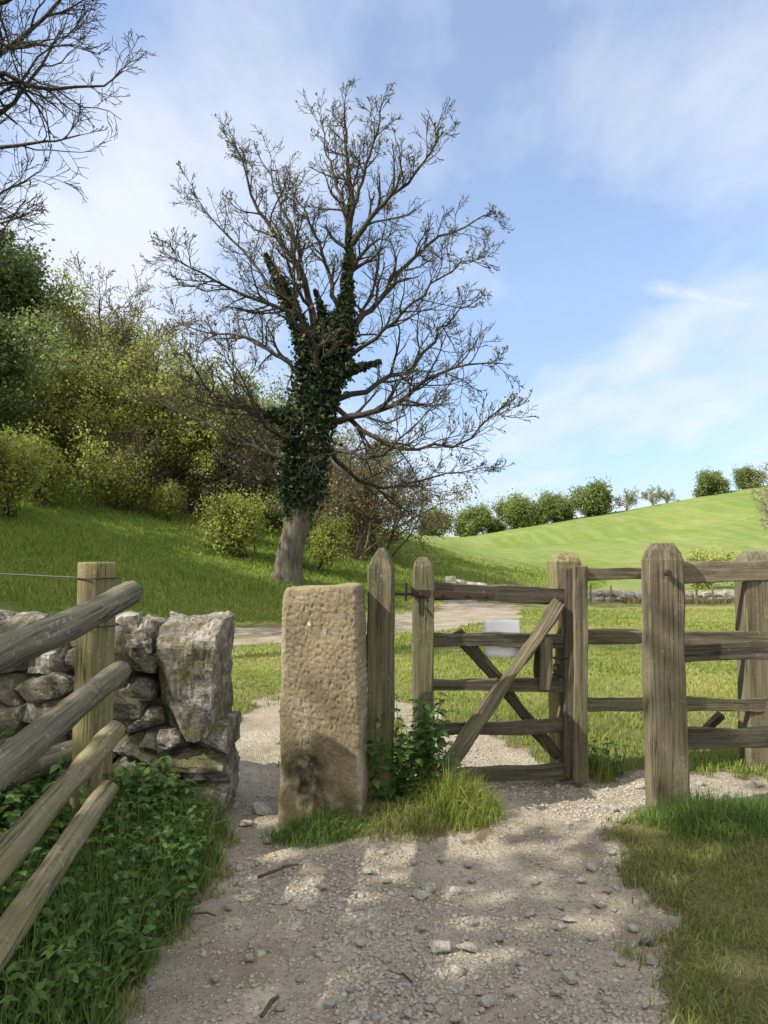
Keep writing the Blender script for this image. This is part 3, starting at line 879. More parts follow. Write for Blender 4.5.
# round pale cope stones
x = x0
while x < x1:
    w = rw.uniform(.16, .27); sid += 1
    add_rock(mb, (x + w / 2, D0 + .2 + rw.uniform(-.05, .05), z + .09 + rw.uniform(-.01, .05)), (w * 1.1, .4, rw.uniform(.22, .32)), sid, rw.uniform(-.3, .3), rw.uniform(-.3, .3), 8, .5, .08)
    x += w
mb.build('stonework', M['limestone'], t_w)
# end of the wall: coursed blocks below, a slab above
mb = MB()
def block(pxc, pyc, wpx, hpx, D, dep, yaw=0, tilt=0, seed=None, sq=.93, rough=.045):
    global sid
    sid += 1
    c = W(pxc - 7, pyc, D)
    big = wpx >= 60 and hpx >= 60
    add_rock(mb, (c.x, D + dep / 2, c.z), (wpx / F * D * 1.06, dep, hpx / F * D * 1.1), seed or sid, yaw, tilt, 26 if big else 9, sq, rough, 5 if big else 7)
for (a, b, w, h) in [(204, 812, 46, 24), (165, 815, 34, 24), (207, 796, 46, 20), (170, 797, 40, 22), (206, 778, 50, 22), (165, 780, 36, 22), (200, 760, 56, 22), (158, 762, 34, 22),
                     (212, 740, 40, 27), (180, 742, 30, 24), (155, 742, 28, 24), (135, 775, 34, 26), (135, 800, 34, 26), (132, 750, 30, 26), (130, 725, 34, 24), (128, 705, 36, 24),
                     (150, 722, 30, 22), (140, 690, 34, 20), (130, 668, 30, 26), (150, 668, 16, 18)]:
    block(a, b, w, h, 4.20, .42)
for (a, b, w, h) in [(190, 812, 76, 28), (190, 785, 76, 28), (190, 760, 76, 28), (150, 800, 60, 30), (150, 765, 60, 30), (150, 735, 60, 30), (150, 705, 60, 30)]:
    block(a, b, w, h, 4.36, .45)
mb.build('end_courses', M['wallgrey'], t_w)
mb = MB(); block(191, 684, 64, 112, 4.16, .42, .04, .02, 912, 1.0, .06); mb.build('end_slab', M['wallgrey'], t_w)
mb = MB(); block(135, 650, 32, 38, 4.25, .35, .2, .1, 733, .5, .09); mb.build('cope_stone', M['limestone'], t_w)
mb = MB(); block(121, 655, 9, 50, 4.10, .12, .1, .05, 741, .8, .05); mb.build('cope_stone', M['wallgrey'], t_w)

# ================================================================== plants near the camera
LEAF_V = np.array([(0, 0, 0), (.28, .22, .03), (.0, .3, -.03), (-.28, .22, .03), (.26, .55, .02), (0, .62, -.04), (-.26, .55, .02), (0, 1, -.12)])
LEAF_F = np.array([(0, 1, 2), (0, 2, 3), (1, 4, 5), (1, 5, 2), (2, 5, 6), (2, 6, 3), (4, 7, 5), (5, 7, 6)])

def leafy(cx, cy, rx, ry, n_stems, hmin, hmax, leaf, seed, zoff=0, dens=7):
    """nettle-like stems with pairs of toothed leaves"""
    r = np.random.default_rng(seed)
    pos = []; rot = []; sc = []; stems = MB()
    a = r.uniform(0, 2 * PI, n_stems); q = np.sqrt(r.uniform(0, 1, n_stems))
    sx = cx + np.cos(a) * q * rx; sy = cy + np.sin(a) * q * ry
    sz = H(sx, sy) + zoff
    paths = []
    for i in range(n_stems):
        h = r.uniform(hmin, hmax); dx, dy = r.normal(0, .12, 2) * h * 1.6
        p0 = np.array([sx[i], sy[i], sz[i] - .02]); p1 = p0 + np.array([dx, dy, h])
        paths.append((p0, p1))
        k = max(2, int(dens * h / .3))
        for j in range(k):
            f = (j + 1) / k; c = p0 + (p1 - p0) * f
            yaw0 = r.uniform(0, 2 * PI)
            for s in range(2 if f < .95 else 4):
                yw = yaw0 + s * (PI if f < .95 else PI / 2) + r.normal(0, .2)
                tl = r.uniform(-.7, .35)
                pos.append(c); rot.append(rotm(tl, r.normal(0, .25), yw)); sc.append(leaf * r.uniform(.55, 1.15) * (1 - .35 * f))
    V, Fa = scatter(LEAF_V, LEAF_F, np.array(pos), np.array(rot), np.array(sc))
    tint = np.repeat(r.uniform(0, 1, len(pos)), len(LEAF_V))
    P0 = np.array([p[0] for p in paths]); P1 = np.array([p[1] for p in paths])
    return V, Fa, tint, P0, P1

def stems_mesh(P0, P1, r):
    n = len(P0); d = P1 - P0
    V = []; 
    off = np.array([(1, 0, 0), (-.5, .87, 0), (-.5, -.87, 0)]) * r
    V = np.concatenate([P0[:, None] + off[None], P1[:, None] + off[None] * .5], 1).reshape(-1, 3)
    base = np.array([(0, 1, 4, 3), (1, 2, 5, 4), (2, 0, 3, 5)])
    return V, (base[None] + (np.arange(n) * 6)[:, None, None]).reshape(-1, 4)

def nettle(name, label, cat, *a, **k):
    V, Fa, ti, P0, P1 = leafy(*a, **k)
    t = thing(name, (a[0], a[1], h1(a[0], a[1])), label, cat)
    make('leaves', V, Fa, M['nettle'], t, True, {'tint': ti})
    SV, SF = stems_mesh(P0, P1, .003)
    make('stems', SV, SF, M['nettle'], t, False, {'tint': np.full(len(SV), .3)})
nettle('nettle_clump', 'bushy nettle clump growing against the foot of the pointed timber post', 'nettles', .06, 4.42, .24, .16, 70, .22, .62, .085, 4, dens=6)
nettle('nettle_clump', 'low nettles in front of the foot of the gate hanging stile', 'nettles', .28, 4.5, .16, .12, 26, .12, .4, .07, 5)
nettle('nettle_clump', 'small bright weed clump at the foot of the gate closing stile', 'nettles', 1.5, 5.15, .14, .12, 26, .1, .26, .05, 6)
nettle('nettle_clump', 'nettle clump at the base of the drystone wall end', 'nettles', -1.2, 3.95, .22, .18, 50, .12, .34, .085, 7)
V, Fa, ti, P0, P1 = leafy(-1.2, 3.0, .38, 1.1, 1300, .08, .25, .062, 8)
k = (V[:, 0] > -1.6)
o = make('verge_leaves', V, Fa, M['nettle'], None, True, {'tint': ti}); tag(o, 'low dark green leafy weeds crowding the verge under the pole fence', 'ground cover', kind='stuff')
V, Fa, ti, P0, P1 = leafy(-1.85, 3.6, .55, .6, 260, .1, .45, .09, 9)
o = make('weeds', V, Fa, M['nettle'], None, True, {'tint': ti}); tag(o, 'tangled weeds between the pole fence and the drystone wall', 'ground cover', kind='stuff')

def tuft_field(name, label, n, fx, fy, hfn, wfn, mat, lean=.4, test=None, kind='stuff', cat='grass'):
    x = fx(n); y = fy(n, x) if fy.__code__.co_argcount == 2 else fy(n)
    if test is not None:
        k = test(x, y); x, y = x[k], y[k]
    h = hfn(x, y); w = wfn(x, y)
    V, Fa, ti, tip = blades(x, y, H(x, y) - .01, h, w, lean)
    o = make(name, V, Fa, mat, None, False, {'tint': ti, 'tip': tip})
    tag(o, label, cat, kind=kind); return o
U = lambda a, b: (lambda n: RNG.uniform(a, b, n))
def clump(cx, cy, rx, ry, n, h0, h1_, w, mat, lean, name, label):
    a = RNG.uniform(0, 2 * PI, n); q = np.sqrt(RNG.uniform(0, 1, n))
    x = cx + np.cos(a) * q * rx; y = cy + np.sin(a) * q * ry
    jig = .55 + .9 * fbm(3 + np.cos(a) * 1.6 + cx * 7, np.sin(a) * 1.6 + cy * 5, 3, 3)
    x = cx + np.cos(a) * q * rx * jig + RNG.normal(0, .02, n); y = cy + np.sin(a) * q * ry * jig + RNG.normal(0, .02, n)
    h = RNG.uniform(h0 * .5, h1_, n) * (1.1 - .75 * q ** 2) * (.5 + 1. * fbm(x * 9, y * 9, 44, 2))
    w = w * RNG.uniform(.5, 1.1, n)
    V, Fa, ti, tip = blades(x, y, H(x, y) - .01, h, w, lean)
    o = make(name, V, Fa, mat, None, False, {'tint': ti, 'tip': tip}); tag(o, label, 'grass', kind='stuff')
clump(.40, 4.30, .27, .2, 3600, .08, .27, .006, M['blade'], .75, 'grass_tuft', 'bright long grass tuft spilling out below the gate hinge stile')
clump(-.33, 4.0, .26, .12, 2200, .05, .17, .005, M['blade_lush'], .7, 'grass_tuft', 'grass tuft skirting the foot of the sandstone gatepost')
clump(-.02, 4.02, .3, .14, 1200, .03, .09, .005, M['blade_dry'], .6, 'grass_tuft', 'thin dry grass between sandstone gatepost and nettles')
clump(1.78, 4.05, .45, .26, 6500, .07, .21, .006, M['blade_lush'], .8, 'grass_tuft', 'lush dark grass round the foot of the thick right hand post')
clump(.08, 4.12, .3, .12, 2600, .03, .13, .005, M['blade_mix'], .9, 'grass_tuft', 'short mixed grass on the bare earth in front of the nettles')
clump(1.42, 5.2, .2, .2, 1500, .05, .2, .005, M['blade'], .5, 'grass_tuft', 'longer grass round the closing end of the gate')
def hr(x, y): return RNG.uniform(.02, .06, len(x)) * (.6 + fbm(x * 4, y * 4, 61, 2))
tuft_field('verge_grass', 'trodden mixed grass right of the path in the foreground', 60000, U(.8, 3.0), U(2.2, 4.6), hr, lambda x, y: RNG.uniform(.003, .006, len(x)), M['blade_mix'], .9,
           lambda x, y: (RNG.uniform(0, 1, len(x)) > gravel_w(x, y) * 1.25 - .08) & (np.abs(x) < .6 * y) & (RNG.uniform(0, 1, len(x)) < sstep(.3, .62, fbm(x * 3, y * 3, 15, 4)) + .25))
tuft_field('verge_grass', 'long green grass among the weeds on the left verge', 11000, U(-1.6, -.78), U(2.0, 4.1), lambda x, y: RNG.uniform(.08, .32, len(x)) * np.clip((-.62 - x) * 3, .2, 1), lambda x, y: RNG.uniform(.004, .009, len(x)), M['blade_lush'], .55,
           lambda x, y: gravel_w(x, y) < .75)
tuft_field('verge_grass', 'short dry grass fringe between weeds and path', 7000, U(-1.0, -.5), U(2.1, 4.0), lambda x, y: RNG.uniform(.015, .06, len(x)), lambda x, y: RNG.uniform(.003, .005, len(x)), M['blade_dry'], .8,
           lambda x, y: (gravel_w(x, y) < .93) & (x > -1.1) & (x < -.6))
# pasture behind the gate
n = 150000
yy = 4.9 + 16 * RNG.uniform(0, 1, n) ** 1.5; xx = RNG.uniform(-.55, .55, n) * yy
k = (RNG.uniform(0, 1, n) > gravel_w(xx, yy) * 1.3 - .1) & (RNG.uniform(0, 1, n) < .3 + fbm(xx * 2, yy * 2, 33, 3))
xx, yy = xx[k], yy[k]
hh = RNG.uniform(.025, .07, len(xx)) * (.5 + 1.2 * fbm(xx * 1.1, yy * 1.1, 66, 3))
V, Fa, ti, tip = blades(xx, yy, H(xx, yy) - .005, hh, .003 + .0011 * yy * RNG.uniform(.6, 1.3, len(xx)), .6)
ti = np.clip(ti * .5 + 1.3 * np.repeat(fbm(xx * .6, yy * .6, 12, 4) - .3, 5), 0, 1)
o = make('pasture_grass', V, Fa, M['blade'], None, False, {'tint': ti, 'tip': tip}); tag(o, 'short grazed grass of the pasture behind gate and fences', 'grass', kind='stuff')
# rough grass of the bank
n = 110000
yy = 13 + 27 * RNG.uniform(0, 1, n) ** 1.2; xx = RNG.uniform(-.62, .3, n) * yy
s_ = (xx + 4) * (-.826) + (yy - 15.5) * .563
k = (s_ > -.6) & (gravel_w(xx, yy) < .4); xx, yy = xx[k], yy[k]
hh = RNG.uniform(.08, .28, len(xx)) * (.35 + 1.1 * fbm(xx * .8, yy * .8, 91, 3) ** 1.5)
V, Fa, ti, tip = blades(xx, yy, H(xx, yy) - .02, hh, .012 + .0012 * yy * RNG.uniform(.6, 1.3, len(xx)), .5)
ti = np.clip(ti * .6 + .6 * np.repeat(fbm(xx * .5, yy * .5, 19, 3), 5) - .1, 0, 1)
o = make('bank_grass', V, Fa, M['blade'], None, False, {'tint': ti, 'tip': tip}); tag(o, 'rough green grass covering the slope under the wood', 'grass', kind='stuff')

# ================================================================== trees
class Tree:
    def __init__(s, seed):
        s.r = np.random.default_rng(seed); s.paths = []; s.tips = []; s.lr2 = None; s.wk = 1.
    def limb(s, pts, r0, r1, lvl=0, n=14):
        """traced limb through pts (smoothed)"""
        P = np.array([tuple(p) for p in pts], float)
        d = np.concatenate([[0], np.cumsum(np.linalg.norm(np.diff(P, axis=0), axis=1))])
        u = np.linspace(0, d[-1], n)
        # catmull-like smoothing: interpolate then blur
        Q = np.stack([np.interp(u, d, P[:, k]) for k in range(3)], 1)
        for _ in range(2):
            Q[1:-1] = .25 * Q[:-2] + .5 * Q[1:-1] + .25 * Q[2:]
        Q[1:-1] += s.r.normal(0, .008 * d[-1], (n - 2, 3))
        R = r0 + (r1 - r0) * np.linspace(0, 1, n) ** .8
        s.paths.append((Q, R, lvl)); return Q, R
    def grow(s, p, d, L, r, lvl, maxl, up=.12, wander=.22, kids=(5, 5, 4, 3), ang=(.5, 1.0), lr=(.35, .65), n=None):
        n = n or max(4, 8 - lvl * 1)
        P = [np.array(p, float)]; d = np.array(d, float); d /= np.linalg.norm(d); seg = L / (n - 1)
        for i in range(n - 1):
            d = d + s.r.normal(0, wander, 3) + np.array([0, 0, up]); d /= np.linalg.norm(d)
            P.append(P[-1] + d * seg)
        P = np.array(P); R = r * np.linspace(1, .35, n)
        s.paths.append((P, R, lvl)); s.tips.append((P[-1], lvl))
        if lvl < maxl: s.spawn(P, R, L, lvl, maxl, up, wander, kids, ang, lr)
        return P
    def spawn(s, P, R, L, lvl, maxl, up, wander, kids, ang, lr, t0=.25, count=None):
        k = count if count is not None else kids[min(lvl, len(kids) - 1)]
        n = len(P)
        for i in range(k):
            f = t0 + (1 - t0) * (i + s.r.uniform(.1, .9)) / k
            q = f * (n - 1); a = min(int(q), n - 2); fr = q - a
            c = P[a] * (1 - fr) + P[a + 1] * fr
            t = P[a + 1] - P[a]; t = t / (np.linalg.norm(t) + 1e-9)
            v = s.r.normal(0, 1, 3); v -= t * v.dot(t); v /= np.linalg.norm(v)
            th = s.r.uniform(*ang); d = t * math.cos(th) + v * math.sin(th)
            rr = (R[a] * (1 - fr) + R[a + 1] * fr) * s.r.uniform(.45, .7)
            s.grow(c, d, L * s.r.uniform(*lr) * (1.15 - .5 * f), max(rr, .004), lvl + 1, maxl, up, wander * s.wk, kids, ang, s.lr2 or lr)
    def mesh(s, sides=(9, 7, 5, 4, 3, 3), rmin=.0, lv=None):
        groups = {}
        for (P, R, l) in s.paths:
            if lv is not None and not lv(l): continue
            groups.setdefault((len(P), sides[min(l, len(sides) - 1)]), []).append((P, R))
        VV = []; FF = []; n0 = 0
        for (n, k), lst in groups.items():
            P = np.array([a for a, _ in lst]); R = np.maximum(np.array([b for _, b in lst]), rmin)
            T = np.gradient(P, axis=1); T /= (np.linalg.norm(T, axis=2, keepdims=True) + 1e-9)
            ref = np.where(np.abs(T[:, :1, 2:3]) > .8, np.array([1., 0, 0]), np.array([0, 0, 1.]))
            A = np.cross(T, np.broadcast_to(ref, T.shape)); A /= (np.linalg.norm(A, axis=2, keepdims=True) + 1e-9)
            B = np.cross(T, A)
            th = 2 * PI * np.arange(k) / k
            V = P[:, :, None] + R[:, :, None, None] * (A[:, :, None] * np.cos(th)[None, None, :, None] + B[:, :, None] * np.sin(th)[None, None, :, None])
            m = len(lst)
            idx = np.arange(m * n * k).reshape(m, n, k) + n0
            a = idx[:, :-1, :]; b = np.roll(idx, -1, 2)[:, :-1, :]; c = np.roll(idx, -1, 2)[:, 1:, :]; d = idx[:, 1:, :]
            FF.append(np.stack([a, b, c, d], -1).reshape(-1, 4)); VV.append(V.reshape(-1, 3)); n0 += m * n * k
        return np.concatenate(VV), np.concatenate(FF)

QV = np.array([(0, -.5, 0), (.36, 0, .08), (0, .5, 0), (-.36, 0, .08)]); QF = np.array([(0, 1, 2, 3)])
def leaves(P, size, jitter=.5, seed=0):
    """diamond leaves; P (n,3) positions"""
    n = len(P)
    V, Fa = scatter(QV, QF, P, rand_rots(n), size * RNG.uniform(1 - jitter, 1 + jitter, n))
    return V, Fa
def path_points(T, lvls, per_m, spread):
    """random points along the finer branches"""
    out = []
    for (P, R, l) in T.paths:
        if l not in lvls: continue
        L = np.linalg.norm(P[-1] - P[0]); k = T.r.poisson(per_m * L)
        if k == 0: continue
        q = T.r.uniform(0, len(P) - 1.001, k); a = q.astype(int); f = (q - a)[:, None]
        out.append(P[a] * (1 - f) + P[a + 1] * f + T.r.normal(0, spread, (k, 3)))
    return np.concatenate(out)

# ---- the big ivy-clad tree
TD = 22.5
tb = W(287, 583, TD); zb = h1(tb.x, TD)
T = Tree(3); T.lr2 = (.34, .62); T.wk = .85
def L_(pts, r0, r1, dz=0, kids=9, lr=(.22, .5), mx=4, n=14):
    """pts in pixels; dz = how far the tip comes toward (-) or away (+)"""
    m = len(pts)
    pts = [((p[0] - 325) * (1 - .10 * i / (m - 1)) + 325, (p[1] - 350) * (1 - .10 * i / (m - 1)) + 350) for i, p in enumerate(pts)]
    Pp = [W(p[0], p[1], TD + dz * (i / (m - 1)) ** 1.0) for i, p in enumerate(pts)]
    Q, R = T.limb(Pp, r0 * .82, r1 * .75, 1, n)
    L = float(np.sum(np.linalg.norm(np.diff(Q, axis=0), axis=1)))
    T.spawn(Q, R, min(L, 5.), 1, mx, .07, .2, (9, 7, 6, 4), (.4, 1.05), (.18, .40), .16, kids + 6)
    T.spawn(Q[-3:], R[-3:], min(L, 4) * .5, 1, mx, .06, .2, (9, 5, 4, 3), (.15, .6), (.2, .3), .3, 3)
    return Q
trunk_pts = [(285, 592), (287, 575), (291, 550), (298, 520), (305, 470), (311, 430), (318, 390), (326, 355), (341, 328)]
_r = T.r; T.r = np.random.default_rng(0); Q0, R0 = T.limb([W(a, b, TD) for a, b in trunk_pts], .52, .30, 0, 40); T.r = _r
for _ in range(6): Q0[1:-1] = .25 * Q0[:-2] + .5 * Q0[1:-1] + .25 * Q0[2:]
R0[:] = np.interp(np.linspace(0, 1, 40), [0, .05, .11, .2, .5, .8, 1], [.66, .50, .41, .37, .40, .38, .26])
l1 = L_([(341, 328), (348, 300), (349, 260), (351, 215), (352, 160), (346, 92)], .25, .04, .6, 12)
L_([(352, 215), (366, 165), (380, 120), (388, 75)], .09, .02, -1, 8)
L_([(350, 235), (338, 180), (326, 140), (322, 95)], .10, .02, 1.5, 8)
L_([(352, 245), (380, 201), (421, 165), (452, 112)], .13, .02, -2, 11)
L_([(345, 345), (369, 310), (411, 258), (447, 227), (515, 198)], .15, .02, 1.2, 14)
L_([(322, 345), (301, 274), (275, 232), (244, 180), (225, 122)], .17, .025, -1, 15)
L_([(300, 280), (292, 225), (268, 175), (250, 130)], .09, .02, 1.6, 9)
L_([(318, 345), (296, 312), (234, 292), (182, 263), (148, 243)], .12, .018, -2, 14)
L_([(340, 320), (330, 265), (310, 215), (283, 165)], .12, .02, 2.4, 10)
L_([(312, 330), (275, 295), (240, 245), (205, 215), (178, 170)], .10, .02, 2.5, 10)
L_([(326, 420), (364, 422), (411, 399), (452, 368), (523, 365)], .16, .02, -2.2, 14)
L_([(322, 405), (352, 415), (376, 440), (395, 462), (432, 451), (479, 454), (528, 407)], .12, .02, -1.5, 15)
L_([(330, 450), (350, 475), (374, 496), (426, 493), (505, 480)], .10, .015, 1.8, 12)
L_([(335, 400), (380, 388), (421, 368), (452, 320), (499, 290)], .13, .02, 2.0, 13)
L_([(345, 360), (380, 335), (420, 300), (455, 262), (490, 250)], .10, .018, -2.8, 11)
L_([(305, 428), (249, 414), (208, 404), (171, 362)], .13, .02, -2, 12)
L_([(303, 470), (260, 455), (220, 440), (187, 425), (120, 400)], .11, .018, 1.5, 12)
L_([(312, 385), (286, 362), (244, 334), (200, 331), (160, 320)], .12, .018, 2.5, 12)
L_([(303, 480), (270, 478), (239, 482), (195, 500)], .08, .015, -2, 9)
L_([(320, 400), (318, 360), (300, 320), (290, 270), (296, 200)], .12, .02, -3.5, 10)
L_([(330, 380), (345, 350), (372, 300), (385, 250), (395, 190)], .12, .02, 3.5, 10)
L_([(318, 440), (345, 455), (380, 470), (420, 430), (450, 410)], .09, .015, -3.5, 9)
L_([(312, 430), (285, 445), (262, 430), (235, 380), (215, 350)], .09, .015, -3.5, 9)
t_it = thing('bare_tree', (tb.x, TD, zb), 'big leafless tree with ivy-covered trunk standing on the bank beside the track', 'tree')
V, Fa = T.mesh(lv=lambda l: l == 0, sides=(28,)); 
V[:, :2] += (np.array([[mnoise.noise(Vector((v[0] * 1.5, v[1] * 1.5, v[2] * .5))) * .07, mnoise.noise(Vector((v[0] * 1.5 + 9, v[1] * 1.5, v[2] * .5))) * .07] for v in V]))
make('trunk', V, Fa, M['bark_trunk'], t_it, True)
V, Fa = T.mesh(lv=lambda l: l >= 1, rmin=.0075); make('branches', V, Fa, M['bark'], t_it, True)
print('ivy tree faces', len(Fa))
# buds / opening flower tufts at some twig ends
tips = np.array([p for p, l in T.tips if l >= 3]); tips = tips[RNG.uniform(0, 1, len(tips)) < .14]
P = np.repeat(tips, 3, 0) + RNG.normal(0, .035, (len(tips) * 3, 3)); V, Fa = leaves(P, .075)
make('buds', V, Fa, M['leaf_brown'], t_it, False, {'tint': np.repeat(RNG.uniform(0, .7, len(P)), 4)})
ivp = []
def ivy_on(pts, rad, n, dd=0):
    m = len(pts); P = np.array([tuple(W(a, b, TD + dd)) for a, b in pts]); q = RNG.uniform(0, m - 1.001, n); a = q.astype(int); f = (q - a)[:, None]
    c = P[a] * (1 - f) + P[a + 1] * f; r = np.interp(q, range(m), rad) * (.5 + .5 * RNG.uniform(0, 1, n) ** .6 + np.where(RNG.uniform(0, 1, n) < .12, RNG.uniform(0, .35, n), 0))
    r = r * (.72 + .55 * fbm(q * 3.5, c[:, 2] * 0 + RNG.integers(0, 3, n) * 3, 8, 3))
    d = RNG.normal(0, 1, (n, 3)); d /= np.linalg.norm(d, axis=1, keepdims=True)
    ivp.append(c + d * r[:, None])
ivy_on([(296, 522), (303, 480), (308, 430), (316, 390), (326, 350), (342, 325)], [.3, .75, .85, .85, .85, .45], 18000)
ivy_on([(314, 370), (302, 335), (288, 300), (276, 276), (266, 255)], [.45, .33, .28, .15, .04], 3600, -.4)
ivy_on([(341, 325), (347, 300), (348, 262), (349, 225)], [.42, .27, .15, .05], 2400)
ivy_on([(330, 376), (350, 370), (380, 362)], [.35, .18, .05], 1300, -.5)
ivy_on([(300, 420), (275, 415), (250, 412)], [.4, .22, .1], 1100, -.4)
ivy_on([(326, 330), (322, 310), (315, 290)], [.3, .15, .04], 600, .2)
P = np.concatenate(ivp); V, Fa = leaves(P, .13, .45)
make('ivy', V, Fa, M['ivy'], t_it, False, {'tint': np.repeat(RNG.uniform(0, 1, len(P)) ** 1.5, 4)})

# ---- generic trees
def make_tree(name, seed, height, r0, label, cat, leafm, twigm, nleaf, lsize, style='bush', spread=.25, group=None, trunk_frac=.3, wid=1., rmin=.012, maxl=3):
    T = Tree(seed); r = T.r
    root = thing(name, (0, 0, 0), label, cat, group)
    if style == 'bush':       # several stems from the ground
        for i in range(7):
            a = r.uniform(0, 2 * PI); d = np.array([math.cos(a) * .45 * wid, math.sin(a) * .45 * wid, 1])
            T.grow((math.cos(a) * .2 * wid, math.sin(a) * .2 * wid, -.1), d, height * r.uniform(.65, .95), r0 * .6, 0, maxl, .03, .16, (8, 6, 4, 2), (.4, 1.0), (.3, .6), 9)
    elif style == 'round':
        P = T.grow((0, 0, -.2), (0, 0, 1), height * .5, r0, 0, 0, .1, .06, n=8)
        for i in range(11):
            a = r.uniform(0, 2 * PI); e = r.uniform(.15, 1.2); f = r.uniform(trunk_frac, 1)
            c = P[int(f * 7)]; d = np.array([math.cos(a) * wid, math.sin(a) * wid, e])
            T.grow(c, d, height * r.uniform(.38, .56), r0 * .5, 1, maxl, .06, .2, (6, 6, 4, 3), (.4, 1.1), (.35, .6), 8)
    elif style == 'upright':
        P = T.grow((0, 0, -.2), (0, 0, 1), height * .92, r0, 0, 0, .1, .05, n=12)
        for i in range(20):
            a = r.uniform(0, 2 * PI); f = r.uniform(trunk_frac, .98); c = P[int(f * 11)]
            d = np.array([math.cos(a), math.sin(a), r.uniform(.5, 1.3)])
            T.grow(c, d, height * r.uniform(.28, .42) * (1.2 - .7 * f), r0 * .45 * (1.1 - f * .7), 1, maxl, .07, .2, (6, 6, 5, 3), (.4, 1.0), (.3, .6), 8)
    V, Fa = T.mesh(lv=lambda l: l <= 1, rmin=rmin * 1.2); make('trunk', V, Fa, twigm, root, True)
    V, Fa = T.mesh(lv=lambda l: l >= 2, rmin=rmin); make('twigs', V, Fa, twigm, root, True)
    if nleaf:
        P = path_points(T, (1, 2, 3) if style != 'upright' else (2, 3), 10, spread)
        if len(P) > nleaf: P = P[r.permutation(len(P))[:nleaf]]
        else: P = np.concatenate([P] * math.ceil(nleaf / len(P)))[:nleaf] ; P = P + r.normal(0, spread * .6, P.shape)
        P = P[P[:, 2] > .05]
        V, Fa = leaves(P, lsize, .5)
        c = np.clip(.5 * r.uniform(0, 1, len(P)) + .7 * fbm(P[:, 0] * 1.2 + P[:, 1], P[:, 2] * 1.2, seed, 2) - .1, 0, 1)
        make('crown', V, Fa, leafm, root, False, {'tint': np.repeat(c, 4)})
    return root

WOOD = 'trees and shrubs of the wood on the bank'
def spot(px, D, dx=0):
    x = (px - 384) / F * D + dx; return Vector((x, D, h1(x, D) - .05))
def place(root, loc, rz=0, sc=1., label=None, first=False):
    if first:
        root.location = loc; root.rotation_euler = (0, 0, rz); root.scale = (sc,) * 3; root['label'] = label or root['label']; return root
    return dup(root, loc, rz, sc, label)

tA = make_tree('spring_tree', 21, 6.5, .13, '', 'tree', M['leaf_spring'], M['twig'], 16000, .12, 'bush', .22, WOOD, wid=1.)
tB = make_tree('olive_tree', 22, 6.5, .13, '', 'tree', M['leaf_olive'], M['twig'], 17000, .12, 'bush', .25, WOOD, wid=1.)
tC = make_tree('bare_shrub_tree', 23, 6.5, .12, '', 'tree', M['leaf_olive'], M['twig_brown'], 2200, .09, 'bush', .15, WOOD, wid=.9, maxl=4, rmin=.010)
tDk = make_tree('dark_evergreen_tree', 24, 8, .2, '', 'tree', M['leaf_dark'], M['twig'], 26000, .14, 'upright', .28, WOOD, trunk_frac=.1)
tE = make_tree('brown_shrub_tree', 25, 5, .1, '', 'tree', M['leaf_brown'], M['twig_brown'], 9000, .10, 'bush', .22, WOOD, wid=1.2, maxl=4, rmin=.010)
tS = make_tree('green_shrub', 26, 2.4, .05, '', 'shrub', M['leaf_spring'], M['twig'], 9000, .085, 'bush', .2, WOOD, wid=1.4, rmin=.006)
# far to near
place(tDk, spot(-5, 33), 0, 1.15, 'dark evergreen tree at the left edge of the picture, high on the bank', True)
place(tDk, spot(-45, 26), 2, .8, 'dark ivy-green tree leaning in at the far left below the tall evergreen')
place(tA, spot(52, 36), .4, 1.12, 'tall pale green spring tree on the skyline near the left edge', True)
place(tC, spot(95, 39), 1.1, 1.25, 'leafless twiggy tree on the skyline right of the tall pale green tree', True)
place(tB, spot(20, 29), 2.2, .95, 'olive green tree below the evergreen at the left', True)
place(tA, spot(112, 33), 2.9, .98, 'yellow green tree in the middle of the wood edge')
place(tC, spot(150, 35), .3, 1.12, 'brown leafless shrub tree rising above the wood edge left of the ivy tree')
place(tA, spot(158, 32), 1.7, .95, 'yellow green tree in front of the brown leafless shrub tree')
place(tA, spot(188, 30), 5.2, .78, 'small pale green tree at the foot of the wood left of the ivy tree')
place(tB, spot(215, 32), 4.0, .95, 'olive tree directly left of the ivy tree')
place(tE, spot(135, 28.5), .8, .62, 'low brown scrub in front of the wood edge', True)
place(tE, spot(228, 31.5), 3.1, .75, 'brown scrub left of the ivy trunk')
place(tB, spot(255, 34), .9, .95, 'olive tree half hidden behind the ivy tree')
place(tDk, spot(232, 37), 1.0, .72, 'dark ivy-green tree in the depth of the wood left of the ivy tree')
place(tC, spot(200, 30.5), 4.4, .8, 'twiggy bare shrub in front of the olive trees')
place(tDk, spot(120, 38), 4.0, .8, 'dark evergreen tree in the middle of the wood')
place(tA, spot(75, 30), 3.6, .8, 'pale green tree above the round shrub on the bank')
place(tE, spot(352, 29), .3, 1.0, 'brown bushy tree right of the ivy trunk')
place(tE, spot(385, 32), 2.3, .82, 'lower brown bushy tree nearest the gate hinge post on the skyline')
place(tB, spot(335, 35), 5.1, .78, 'olive tree behind the brown bushy tree')
place(tDk, spot(362, 36), 5.1, .40, 'dark shrub in the shade behind the brown bushy tree')
place(tE, spot(305, 33), 4.3, .95, 'brown bushy tree directly behind the ivy trunk')
place(tS, spot(55, 24.5), 0, 1.15, 'large yellow green shrub on the slope at the left', True)
place(tS, spot(15, 22.5), 2, .95, 'green shrub at the left edge of the slope')
place(tS, spot(100, 27), 4, .9, 'yellow green shrub beside the large one on the slope')
place(tS, spot(255, 24.5), 1, .92, 'bright green shrub just left of the ivy trunk')
place(tS, spot(312, 25), 3, .72, 'small bright shrub just right of the ivy trunk')
place(tS, spot(228, 26.5), 5, .62, 'low green shrub further left of the ivy trunk')
